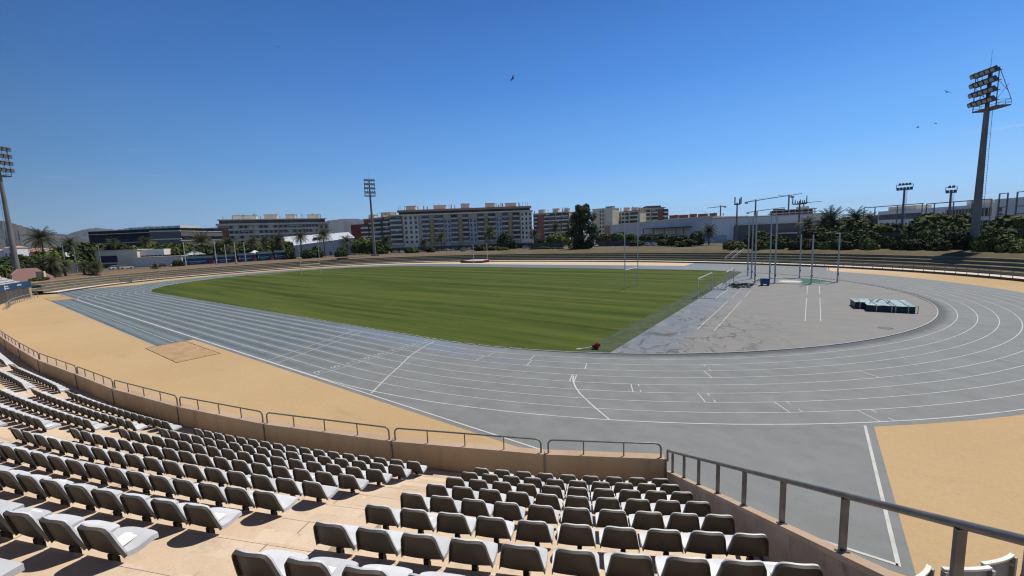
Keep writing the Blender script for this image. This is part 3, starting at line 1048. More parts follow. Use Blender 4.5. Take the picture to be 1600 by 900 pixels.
for zfun, lo, hi, nm, mat in (((lambda o: 3.16 + 0.483 * o - 0.05), 0.0, 0.105, 'wall_body', M['rampwall']), ((lambda o: 3.16 + 0.483 * o), -0.010, 0.118, 'coping', M['cap'])):
    mb = MB()
    o0, o1 = -0.42, 11.0
    zb = 0.0 if nm == 'wall_body' else None
    vs = []
    for o in (o0, o1):
        for n in (lo, hi):
            zt = zfun(o)
            vs += [wp(o, n, zt - 0.05 if zb is None else zb), wp(o, n, zt)]
    mb.add(vs, [(0, 1, 3, 2), (4, 6, 7, 5), (0, 4, 5, 1), (2, 3, 7, 6), (1, 5, 7, 3), (0, 2, 6, 4)])
    mb.build(nm, mat, rw)
rr = thing('ramp_railing', 'grey steel handrail with flat posts sloping along the ramp wall', 'railing')
mb = MB()
mb.path([wp(-0.45, 0.055, 3.16 + 0.02), wp(-0.45, 0.055, 3.45), wp(-0.38, 0.055, 3.5)] + [wp(o, 0.055, 3.655 + 0.483 * o) for o in (-0.25, 2, 4, 6, 8, 10.5)], 0.026, 10)
mb.build('top_rail', M['steel'], rr, smooth=50)
for j in range(11):
    o = 0.05 + 0.957 * j
    mb = MB()
    mb.box(wp(o, 0.055, (3.16 + 3.63) / 2 + 0.483 * o), (0.026, 0.05, 0.47), math.atan2(UD.y, UD.x))
    mb.build('post', M['steel'], rr)
    mb = MB()
    mb.box(wp(o, 0.055, 3.166 + 0.483 * o), (0.085, 0.075, 0.012), rot=Matrix.Rotation(math.atan2(UD.y, UD.x), 3, 'Z') @ Matrix.Rotation(-math.atan(0.483), 3, 'Y'))
    mb.build('foot_plate', M['steel'], rr)

# ------------------------------------------------------------------ seats
def seat_surface(back, nu=13, nv=10):
    """front surface grid of a seat half in seat coordinates (y towards the field)"""
    pts = []
    for j in range(nv):
        v = j / (nv - 1)
        row = []
        for i in range(nu):
            u = -1 + 2 * i / (nu - 1)
            if back:
                zc = 0.752 - 0.305 * v
                yc = 0.012 + 0.092 * v ** 1.2
                hw = 0.150 + 0.052 * v
                k = max(0.0, 1 - v / 0.22)
                hw *= 1 - 0.10 * k * k
                y = yc + 0.030 * (u * u) * (1 - 0.5 * v)
                z = zc - 0.022 * (abs(u) ** 4) * k
                row.append(Vector((u * hw, y, z)))
            else:
                yc = 0.104 + 0.268 * v
                zc = 0.460 - 0.014 * math.sin(min(1, v * 1.6) * PI) + 0.012 * v
                if v > 0.75:
                    zc -= 0.016 * ((v - 0.75) / 0.25) ** 2
                k = max(0.0, (v - 0.65) / 0.35)
                hw = (0.202 + 0.004 * v) * (1 - 0.09 * k * k)
                pull = 0.022 * (abs(u) ** 4) * k
                z = zc + 0.016 * (u ** 4) * (1 - v * 0.8)
                row.append(Vector((u * hw, yc - pull, z)))
        pts.append(row)
    return pts


def seat_half(back):
    """light shell (front face and rim) and, for the back, the dark recessed rear panel"""
    g = seat_surface(back)
    nv, nu = len(g), len(g[0])

    def nrm(j, i):
        a = g[j][min(i + 1, nu - 1)] - g[j][max(i - 1, 0)]
        b = g[min(j + 1, nv - 1)][i] - g[max(j - 1, 0)][i]
        n = a.cross(b).normalized()
        return n if (n.y > 0 if back else n.z > 0) else -n
    if back:
        loop = [(nv - 1 - j, 0) for j in range(nv)] + [(0, i) for i in range(1, nu)] + [(j, nu - 1) for j in range(1, nv)]
        cen = Vector((0, 0.05, 0.58))
        ax = Vector((0.0, 0.95, 0.3))
    else:
        loop = [(j, 0) for j in range(nv)] + [(nv - 1, i) for i in range(1, nu)] + [(nv - 1 - j, nu - 1) for j in range(1, nv)]
        cen = Vector((0, 0.25, 0.42))
        ax = Vector((0.0, -0.05, 1.0))
    ax.normalize()
    rim0, rim1, th = (0.014, 0.040, 0.014) if back else (0.046, 0.047, 0.014)
    sh, pn = MB(), MB()

    def face_grid(mb, off, flip):
        n0 = len(mb.v)
        mb.v += [tuple(g[j][i] - ax * off) for j in range(nv) for i in range(nu)]
        for j in range(nv - 1):
            for i in range(nu - 1):
                q = (n0 + j * nu + i, n0 + j * nu + i + 1, n0 + (j + 1) * nu + i + 1, n0 + (j + 1) * nu + i)
                mb.f.append(q[::-1] if flip else q)

    def ringpts(off, inset):
        out = []
        for j, i in loop:
            p = g[j][i] - ax * off
            d = Vector((cen.x - p.x, 0 if back else cen.y - p.y, cen.z - p.z if back else 0)).normalized()
            out.append(p + d * inset)
        return out
    face_grid(sh, 0.0, False)
    if back:
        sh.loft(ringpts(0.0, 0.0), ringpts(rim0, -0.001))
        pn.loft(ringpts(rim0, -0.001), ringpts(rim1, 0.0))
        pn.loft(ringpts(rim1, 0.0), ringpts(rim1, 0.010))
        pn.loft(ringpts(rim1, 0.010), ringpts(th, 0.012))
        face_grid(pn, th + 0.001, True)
    else:
        sh.loft(ringpts(0.0, 0.0), ringpts(rim0, 0.0))
        sh.loft(ringpts(rim0, 0.0), ringpts(rim0, 0.012))
        sh.loft(ringpts(rim0, 0.012), ringpts(th, 0.014))
        face_grid(sh, th + 0.001, True)
    return (sh, pn)


def fix_normals(o):
    bm = bmesh.new(); bm.from_mesh(o.data)
    bmesh.ops.recalc_face_normals(bm, faces=bm.faces)
    bm.to_mesh(o.data); bm.free()


seat0 = thing('stadium_seat', '', 'seat', (0, 0, -50), 0, 'grey plastic seats of the stand')
sh_, pl_ = seat_half(True)
bk_ = sh_.build('backrest', M['seat'], seat0, smooth=40)
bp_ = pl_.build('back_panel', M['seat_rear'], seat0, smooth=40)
pn_ = seat_half(False)[0].build('seat_pan', M['seat'], seat0, smooth=40)
for q in (bk_, bp_, pn_):
    fix_normals(q); q.data.set_sharp_from_angle(angle=math.radians(26))
mb = MB()
mb.box((0.035, 0.10, 0.402), (0.05, 0.035, 0.075)); mb.box((0.035, 0.20, 0.414), (0.045, 0.24, 0.03)); mb.box((0.035, 0.13, 0.33), (0.05, 0.012, 0.12))
br_ = mb.build('bracket', M['black'], seat0)
stk = MB()
sg = [(-0.075, 0.165), (0.08, 0.17), (0.075, 0.325), (-0.08, 0.32)]
stk.add([(x, y, 0.4585 + 0.010 * ((y - 0.104) / 0.27)) for x, y in sg], [(0, 1, 2, 3)])
st_ = stk.build('sticker', M['sticker'], None); st_.location = (0, 0, -50)

cands = []
for bi, (bn, r0, rd, l0, ld) in enumerate(BLOCKS):
    for k in range(NROW):
        o = NOSE0 + PITCHR * k
        sr, sl = r0 + rd * k, l0 + ld * k
        if sl > S_END: continue
        p0, n = wall_pt((sr + sl) / 2, o)
        pr, _ = wall_pt(sr, o); pl, _ = wall_pt(sl, o)
        wid = (pr - pl).length
        ns = int(round((wid - 0.372) / 0.449)) + 1
        for j in range(ns):
            # j counts from the right end of the row
            f = (0.186 + (wid - 0.372) * j / (ns - 1)) / wid
            p, n = wall_pt(sr + (sl - sr) * f, o)
            z = Z0 + RISE * k
            pp = proj((p.x, p.y, z + 0.7))
            cands.append((bi, k, j, ns, p, n, z, pp))
vis = [c for c in cands if c[7] is not None and -35 < c[7][0] < 1640 and c[7][1] < 945 and c[7][2] > 1.2]
vis.sort(key=lambda c: c[7][2])
main, rest = vis[:298], vis[298:]
main_set = set((c[0], c[1], c[2]) for c in main)
BD = {0: 'block beside the ramp wall', 1: 'second block from the ramp', 2: 'third block from the ramp', 3: 'fourth block from the ramp'}
srng = random.Random(21)
first = True
SEATDATA = (bk_, bp_, pn_, br_)
for (bi, k, j, ns, p, n, z, pp) in main:
    if first:
        r = seat0; first = False
    else:
        r = seat0.copy(); COL.objects.link(r)
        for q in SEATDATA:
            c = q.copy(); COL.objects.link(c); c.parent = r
    r.location = (p.x, p.y, z)
    r.rotation_euler = (0, 0, math.atan2(n.y, n.x) - PI / 2 + srng.uniform(-0.02, 0.02))
    has = srng.random() < (0.34 if k >= 1 else 0.15)
    sidew = 'ramp wall' if bi == 0 else 'right end'
    if has:
        c = st_.copy(); COL.objects.link(c); c.parent = r; c.location = (srng.uniform(-0.02, 0.02), srng.uniform(-0.03, 0.03), 0.002)
        c.rotation_euler = (0, 0, srng.uniform(-0.12, 0.12))
    r['label'] = '%sgrey seat, %s from %s, %s row, %s' % ('stickered ' if has else '', ORD[j + 1], sidew, ORD[k + 1], BD.get(bi, 'far block'))
    r['category'] = 'seat'
bpy.data.objects.remove(st_)
# the seats farther along the curve read as a mass
bm_all = MB()
low = MB()
low.add([(-.15, 0, .75), (.15, 0, .75), (.182, .10, .455), (-.182, .10, .455), (.19, .37, .47), (-.19, .37, .47), (.19, .37, .42), (-.19, .37, .42), (.182, .07, .42), (-.182, .07, .42), (.15, -.035, .745), (-.15, -.035, .745)],
        [(0, 1, 2, 3), (3, 2, 4, 5), (5, 4, 6, 7), (7, 6, 8, 9), (9, 8, 10, 11), (11, 10, 1, 0), (1, 10, 8, 2), (2, 8, 6, 4), (0, 3, 9, 11), (3, 5, 7, 9)])
low.box((0, .08, .40), (.06, .06, .08))
cnt = 0
for c in cands:
    if (c[0], c[1], c[2]) in main_set: continue
    bi, k, j, ns, p, n, z, pp = c
    if bi in (4, 5) or (bi > 5 and k > 8): continue
    if (p - Vector((CAM.x, CAM.y))).length < 2.4: continue
    a = math.atan2(n.y, n.x) - PI / 2
    ca, sa = math.cos(a), math.sin(a)
    bm_all.add([(p.x + x * ca - y * sa, p.y + x * sa + y * ca, z + zz) for x, y, zz in low.v], low.f)
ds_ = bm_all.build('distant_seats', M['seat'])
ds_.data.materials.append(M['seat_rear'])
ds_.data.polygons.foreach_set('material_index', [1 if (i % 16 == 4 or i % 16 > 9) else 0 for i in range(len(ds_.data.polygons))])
tag(ds_, 'rows of grey seats too far along the curved stand to tell apart', 'seats', kind='stuff')

# ------------------------------------------------------------------ chairs on the landing across the ramp
ld = thing('side_landing', 'sand coloured concrete landing carrying the slatted chairs beyond the ramp', 'landing')
mb = MB()
mb.add([wp(4.25, 1.5, 0), wp(9.5, 1.5, 0), wp(9.5, 5.0, 0), wp(3.5, 5.0, 0), wp(4.25, 1.5, 3.85), wp(9.5, 1.5, 3.85), wp(9.5, 5.0, 3.85), wp(3.5, 5.0, 3.85)], [(0, 1, 2, 3), (7, 6, 5, 4), (0, 4, 5, 1), (1, 5, 6, 2), (2, 6, 7, 3), (3, 7, 4, 0)])
mb.build('slab', M['tread'], ld)
mb = MB()
mb.box(wp(7.1, 3.3, 4.00), (5.0, 3.3, 0.30), math.atan2(UD.y, UD.x))
mb.build('step', M['tread'], ld)
M['slat'] = plain('cream_slat', (0.95, 0.92, 0.82), 0.55, 0.1, 4.0)
M['chair_panel'] = plain('grey_chair_panel', (0.30, 0.30, 0.30), 0.6, 0.08, 5.0)
RZC = math.atan2(-UD.y, -UD.x) - PI / 2
for (o, n, zf, dr, lab) in ((4.78, 1.42, 4.25, 0.57, 'slatted chair with cream top edge, nearest the ramp wall'), (4.64, 1.98, 4.25, 0.14, 'slatted chair with level cream top edge behind the last rail post'), (4.08, 2.78, 3.95, 0.385, 'slatted chair with tilted cream top edge, lower step beside the landing edge'), (4.10, 3.22, 4.20, 0.20, 'slatted chair cut by the right edge of the picture')):
    ch = thing('folding_chair', lab, 'chair', wp(o, n, zf - 0.10), RZC + dr, 'slatted chairs beyond the ramp')
    m = MB()
    nn_ = 8
    for j in range(nn_):
        x0, x1 = -0.25 + 0.5 * j / nn_, -0.25 + 0.5 * (j + 1) / nn_
        f = lambda x: -0.05 + 0.35 * x * x * 4 * 0.25
        y0, y1 = -0.02 + 0.6 * x0 * x0, -0.02 + 0.6 * x1 * x1
        h0, h1 = 0.02 * (1 - 16 * x0 * x0), 0.02 * (1 - 16 * x1 * x1)
        m.add([(x0, y0 - .02, .80 + h0), (x1, y1 - .02, .80 + h1), (x1, y1 + .02, .80 + h1), (x0, y0 + .02, .80 + h0), (x0, y0 - .02, .822 + h0), (x1, y1 - .02, .822 + h1), (x1, y1 + .02, .822 + h1), (x0, y0 + .02, .822 + h0)], [(3, 2, 1, 0), (4, 5, 6, 7), (0, 1, 5, 4), (1, 2, 6, 5), (2, 3, 7, 6), (3, 0, 4, 7)])
    m.build('top_edge', M['slat'], ch)
    m = MB()
    for j in range(nn_):
        x0, x1 = -0.23 + 0.46 * j / nn_, -0.23 + 0.46 * (j + 1) / nn_
        y0, y1 = -0.015 + 0.6 * x0 * x0, -0.015 + 0.6 * x1 * x1
        m.add([(x0, y0, .52), (x1, y1, .52), (x1, y1 + .018, .52), (x0, y0 + .018, .52), (x0, y0, .80), (x1, y1, .80), (x1, y1 + .018, .80), (x0, y0 + .018, .80)], [(3, 2, 1, 0), (4, 5, 6, 7), (0, 1, 5, 4), (1, 2, 6, 5), (2, 3, 7, 6), (3, 0, 4, 7)])
    m.build('back_panel', M['chair_panel'], ch)
    for sx in (-1, 1):
        m = MB(); m.box((sx * 0.245, 0.0, 0.40), (0.035, 0.05, 0.80)); m.build('post', M['steel_light'], ch)
        m = MB(); m.tube((sx * 0.27, 0.0, 0.70), (sx * 0.215, 0.0, 0.70), 0.016); m.build('bolt', M['alu'], ch)
    for q in range(5):
        m = MB(); m.box((-0.18 + 0.09 * q, 0.05, 0.30), (0.06, 0.02, 0.44)); m.build('slat', M['slat'], ch)
    for sx in (-1, 1):
        m = MB(); m.tube((sx * 0.21, 0.10, 0.0), (sx * 0.21, 0.03, 0.52), 0.016); m.build('leg', M['steel_light'], ch)

# ------------------------------------------------------------------ things standing on the field
def goal_posts(x, ya, yb, lab):
    g = thing('rugby_posts', lab, 'rugby posts', (x, (ya + yb) / 2, 0.02), 0, 'rugby posts of the grass field')
    for y in (ya, yb):
        m = MB(); m.tube((0, y - (ya + yb) / 2, 0), (0, y - (ya + yb) / 2, 5.6), 0.075, n=8); m.tube((0, y - (ya + yb) / 2, 5.6), (0, y - (ya + yb) / 2, 11.75), 0.065, n=8)
        m.build('upright', M['alu'], g, smooth=50)
    m = MB(); m.tube((0, ya - (ya + yb) / 2 + 0.06, 3.0), (0, yb - (ya + yb) / 2 - 0.06, 3.0), 0.07, n=8); m.build('crossbar', M['alu'], g, smooth=50)


goal_posts(2.85, 0.2, 5.9, 'white rugby posts standing near the middle of the right half of the grass')
goal_posts(-97.0, 0.3, 6.3, 'distant white rugby posts at the left end of the grass')


def football_goal(x, y0, y1, lab, dx):
    g = thing('football_goal', lab, 'goal', (x, (y0 + y1) / 2, 0.02), 0, 'football goals beside the turf')
    h = (y1 - y0) / 2
    for s in (-1, 1):
        m = MB(); m.box((0, s * h, 1.22), (0.10, 0.10, 2.44)); m.build('post', M['alu'], g)
        m = MB(); m.box((dx / 2 + 0.05 * (1 if dx > 0 else -1), s * h, 0.045), (abs(dx) - 0.1, 0.07, 0.07)); m.build('side_bar', M['alu'], g)
        m = MB(); m.tube((dx * 0.45, s * h, 0.08), (0.05 * (1 if dx > 0 else -1), s * h, 1.3), 0.022, n=6); m.build('brace', M['steel'], g)
        m = MB(); m.tube((0, s * h, 2.42), (dx * 0.35, s * h, 2.40), 0.025, n=6); m.build('net_arm', M['alu'], g)
    m = MB(); m.box((0, 0, 2.50), (0.10, 2 * h + 0.1, 0.11)); m.build('crossbar', M['alu'], g)
    m = MB(); m.box((dx, 0, 0.05), (0.09, 2 * h, 0.09)); m.build('ground_bar', M['alu'], g)


football_goal(14.4, -4.7, 4.0, 'nearer white football goal frame without net on the turf edge', 2.1)
football_goal(16.1, 5.1, 12.0, 'farther white football goal frame tipped beside the throwing cage', -1.6)
nt_ = thing('net_pile', 'dark green net lying crumpled behind the farther goal', 'net', (17.2, 9.8, 0.01))
m = MB()
for i in range(46):
    a = rng.uniform(0, 2 * PI); r = rng.uniform(0.1, 1.0) ** 0.7
    x, y = math.cos(a) * r * 1.9, math.sin(a) * r * 3.4
    m.path([(x, y, 0.02), (x + rng.uniform(-.8, .8), y + rng.uniform(-1.2, 1.2), rng.uniform(0.04, 0.22)), (x + rng.uniform(-1, 1), y + rng.uniform(-1.5, 1.5), 0.02)], 0.045, 4)
m.build('net_folds', M['net'], nt_)

# throwing cage: poles around the circle
M['cage_pole'] = plain('cage_pole_grey', (0.52, 0.52, 0.50), 0.5, 0.08)
for (x, y, h, arm, lab) in ((16.4, 25.8, 10.4, 0, 'tall grey cage pole, thin one at the far left of the throwing cage'), (17.6, 20.4, 10.5, 0.5, 'tall grey cage pole with hooked top, second from left'), (18.7, 14.7, 11.3, 0, 'tallest grey cage pole at the near left of the throwing cage'), (20.2, 21.1, 10.5, 0.55, 'tall grey cage pole with hooked top behind the blue cart'), (21.4, 14.6, 10.4, 0, 'tall straight grey cage pole right of the blue cart'), (24.3, 24.3, 7.4, 0, 'short grey cage pole at the far side of the green ring'), (26.0, 15.2, 7.4, 0, 'short grey cage pole at the near side of the green ring'), (29.2, 18.8, 7.45, -0.5, 'short grey cage pole with side arm, rightmost of the cage')):
    c = thing('cage_pole', lab, 'pole', (x, y, 0.008), 0, 'poles of the throwing cage')
    m = MB(); m.tube((0, 0, 0), (0, 0, h), 0.115 if h > 8 else 0.105, 0.10, n=10); m.build('pole', M['cage_pole'], c, smooth=50)
    m = MB(); m.box((0, 0, 0.02), (0.4, 0.4, 0.04)); m.build('foot_plate', M['steel'], c)
    m = MB(); m.box((0.10, -0.05, 1.25), (0.12, 0.2, 0.26)); m.build('winch', M['black'], c)
    if arm > 0:
        m = MB(); m.path([(0, 0, h - 0.1), (0.1, -0.1, h + 0.25), (0.35, -0.3, h + 0.35), (0.6, -0.5, h + 0.15), (0.65, -0.55, h - 0.6)], 0.045, 6); m.build('hook', M['cage_pole'], c, smooth=50)
    if arm < 0:
        m = MB(); m.box((-0.25, -0.2, h - 0.03), (0.6, 0.12, 0.12)); m.build('arm', M['alu'], c)
M['green'] = plain('green_synthetic', (0.018, 0.12, 0.075), 0.7, 0.15, 1.0)
M['white_conc'] = plain('white_concrete', (0.66, 0.64, 0.58), 0.8, 0.1, 1.0)
hexp = [(18.2, 17.0), (20.6, 14.4), (25.4, 14.4), (29.0, 18.2), (26.4, 22.2), (22.0, 23.0), (18.6, 20.6)]
flat('throwing_ground', hexp, 0.02, M['green'])
flat('throwing_floor', [(19.3, 17.2), (21.0, 15.4), (24.6, 15.3), (25.0, 18.0), (24.5, 21.6), (21.8, 22.2), (19.4, 20.0)], 0.024, M['apron'])
flat('circle_pavement', [(23.2 + 1.5 * math.cos(i * PI / 12), 18.0 + 1.5 * math.sin(i * PI / 12)) for i in range(24)], 0.028, M['white_conc'])
m = MB()
for a, b in zip(hexp, hexp[1:] + hexp[:1]):
    m.tube((a[0], a[1], 0.06), (b[0], b[1], 0.06), 0.06, n=6)
tag(m.build('ring_kerb', M['kerb']), kind='structure')

ct = thing('equipment_cart', 'blue equipment cart on wheels at the left of the throwing cage', 'cart', (20.35, 11.7, 0.008), 0.25)
M['blue'] = plain('blue_plastic', (0.025, 0.085, 0.22), 0.5, 0.15)
m = MB(); m.box((0, 0, 0.62), (1.15, 0.75, 0.75)); m.build('box', M['blue'], ct)
m = MB(); m.box((0, 0, 1.02), (1.22, 0.82, 0.06)); m.build('lid', M['blue'], ct)
m = MB(); m.path([(0.58, -.3, 0.9), (0.78, -.3, 1.2), (0.78, .3, 1.2), (0.58, .3, 0.9)], 0.025, 6); m.build('handle', M['steel'], ct)
for sx in (-.4, .4):
    for sy in (-.32, .32):
        m = MB(); m.tube((sx, sy - .04, 0.13), (sx, sy + .04, 0.13), 0.13, n=12); m.build('wheel', M['black'], ct)

# landing mats
M['mat_side'] = plain('dark_teal_vinyl', (0.010, 0.030, 0.042), 0.5, 0.2, 1.5)
t_ = NT('faded_teal_cover', 0.75, 0.2)
nn1 = t_.noise(t_.pos(), 1.2, 6.0, 0.7)
M['mat_top'] = t_.color(t_.mix(t_.rng(nn1, 0.3, 0.7), (0.22, 0.36, 0.37), (0.58, 0.70, 0.70)))
for (x, y, sx, sy, rz, h, lab) in ((32.35, -5.1, 3.5, 4.5, 0.06, 0.62, 'dark landing mat with faded teal top, large right one of the pile'), (30.15, -4.9, 0.85, 2.4, 0.10, 0.68, 'dark landing mat with faded teal top, small left one with dented corner')):
    mt = thing('landing_mat', lab, 'landing mat', (x, y, 0.01), rz, 'landing mats on the infield apron')
    m = MB(); m.box((0, 0, h / 2), (sx, sy, h))
    b_ = m.build('mat_body', M['mat_side'], mt)
    m = MB()
    gx, gy = 9, 11
    vs = [((-.5 + i / gx) * (sx + .06), (-.5 + j / gy) * (sy + .06), h + 0.02 + 0.05 * noise.noise(Vector((i * .7 + x, j * .7, 0)))) for j in range(gy + 1) for i in range(gx + 1)]
    m.add(vs, [(j * (gx + 1) + i, j * (gx + 1) + i + 1, (j + 1) * (gx + 1) + i + 1, (j + 1) * (gx + 1) + i) for j in range(gy) for i in range(gx)])
    m.add([(v[0], v[1], h - 0.05) for v in vs], [])
    m.build('top_cover', M['mat_top'], mt)
    for fx in ((-0.30, 0.02, 0.10, 0.36) if sx > 3 else (0.0,)):
        m = MB(); m.box((fx * sx, -sy / 2 - 0.012, h / 2), (0.09, 0.02, h)); m.box((fx * sx, 0, h + 0.075), (0.07, sy, 0.01)); m.build('strap', M['steel_light'], mt)
    if sx > 3:
        m = MB(); m.path([(sx / 2 + 0.03, -sy / 2 + .1, 0.0), (sx / 2 + 0.2, -sy / 2 + .1, 0.02), (sx / 2 + 0.2, -sy / 2 + .1, h + 0.05), (sx / 2, -sy / 2 + .1, h + .1)], 0.03, 6); m.build('side_frame', M['steel'], mt)
        for q in range(3):
            m = MB(); a = rng.uniform(-.4, .4)
            m.path([((-.4 + .18 * q) * sx, rng.uniform(-.35, .0) * sy, h + .09), ((-.3 + .18 * q) * sx, rng.uniform(0, .3) * sy, h + .13), ((-.2 + .18 * q) * sx, rng.uniform(.1, .4) * sy, h + .09)], 0.03, 5); m.build('cord', M['black'], mt)

# red cloth bundle with a white pole at the corner of the grass
rb = thing('flag_bundle', 'red cloth bundle tied to a white pole lying on the grass corner', 'flag', (12.95, -33.0, 0.02), 0.75)
rb.scale = (0.8, 0.8, 0.8)
M['red'] = plain('red_cloth', (0.33, 0.012, 0.015), 0.8, 0.3, 6.0)
m = MB()
for i in range(60):
    a, b = rng.uniform(0, 2 * PI), rng.uniform(0, 1)
    c = Vector((0.25 + 0.55 * b, math.cos(a) * 0.30 * (0.4 + b), 0.16 + abs(math.sin(a)) * 0.26 * (0.4 + b)))
    d1, d2 = Vector((rng.uniform(-1, 1), rng.uniform(-1, 1), rng.uniform(-1, 1))) * 0.16, Vector((rng.uniform(-1, 1), rng.uniform(-1, 1), rng.uniform(-1, 1))) * 0.16
    m.add([c - d1, c - d2, c + d1, c + d2], [(0, 1, 2, 3)])
m.build('cloth', M['red'], rb)
m = MB(); m.tube((0.75, 0, 0.3), (-1.0, 0.1, 0.05), 0.045, n=8); m.box((-1.15, 0.1, 0.05), (0.42, 0.22, 0.09)); m.build('pole', M['alu'], rb)

# far straight: high jump bed and its poles
bd = thing('jump_bed', 'red and white jump bed on the far straight', 'landing mat', (-76.5, 55.0, 0.01), 0.05)
M['redmat'] = plain('red_mat', (0.20, 0.012, 0.02), 0.6, 0.2)
m = MB(); m.box((0, 0, 0.40), (10.5, 4.0, 0.8)); m.build('mat_body', M['redmat'], bd)
m = MB(); m.add([(-4.0, -1.9, 0.82), (5.25, -2.0, 0.82), (5.25, 2.0, 1.05), (-2.0, 2.0, 1.05)], [(0, 1, 2, 3)]); m.add([(-4.0, -2.02, 0.82), (5.25, -2.02, 0.82), (5.25, -2.03, 0.62), (0.0, -2.03, 0.55)], [(0, 3, 2, 1)]); m.build('white_cover', M['alu'], bd)
for x, y, lab in ((-74.6, 52.4, 'white upright pole in front of the red jump bed, left one'), (-72.4, 57.6, 'white upright pole behind the red jump bed, right one')):
    p_ = thing('jump_upright', lab, 'pole', (x, y, 0.0), 0, 'uprights of the jump bed')
    m = MB(); m.tube((0, 0, 0), (0, 0, 6.8), 0.09, n=8); m.build('pole', M['alu'], p_)
    m = MB(); m.box((0, 0, 0.05), (0.9, 0.5, 0.1)); m.build('foot', M['steel_light'], p_)

# handrail along the far edge
def edge_rail(t0, t1, n, h, lab, z=0.36):
    pts = edge_curve(t0, t1, 0.12, n)
    r = thing('edge_railing', lab, 'railing', (pts[0].x, pts[0].y, z))
    L = [(p.x - pts[0].x, p.y - pts[0].y) for p in pts]
    m = MB(); m.path([(x, y, h) for x, y in L], 0.05, 6); m.build('top_rail', M['steel'], r, smooth=50)
    m = MB(); m.path([(x, y, h * 0.5) for x, y in L], 0.032, 5); m.build('middle_rail', M['steel'], r, smooth=50)
    for x, y in L:
        m = MB(); m.tube((x, y, 0), (x, y, h), 0.045, n=6); m.build('post', M['steel'], r)


edge_rail(-0.35, 1.02, 56, 0.95, 'grey tube railing along the pale walkway below the right terraces')
edge_rail(PI + 0.30, PI + 0.47, 9, 0.95, 'short grey tube railing on the walkway below the left terraces')

# stairs across the far terrace
stq = edge_pt(1.105, 2.4)
stn = edge_pt(1.105, 3.4) - stq
st = thing('terrace_stair', 'pale stair with white handrails climbing the far grass terrace', 'stair', (stq.x, stq.y, 0.37), math.atan2(stn.y, stn.x))
m = MB()
for i in range(12):
    m.box((0.29 + 0.583 * i, 0, (i + 1) * 0.0835), (0.583, 1.6, (i + 1) * 0.167))
m.build('steps', M['walk'], st)
for y in (-0.85, 0.85):
    m = MB(); m.tube((0.1, y, 1.0), (7.2, y, 3.1), 0.05, n=6); m.tube((0.1, y, 0.5), (7.2, y, 2.6), 0.04, n=6)
    for i in range(5):
        m.tube((0.2 + 1.7 * i, y, 0.2 + 0.49 * i), (0.2 + 1.7 * i, y, 1.0 + 0.5 * i), 0.035, n=5)
    m.build('handrail', M['alu'], st)

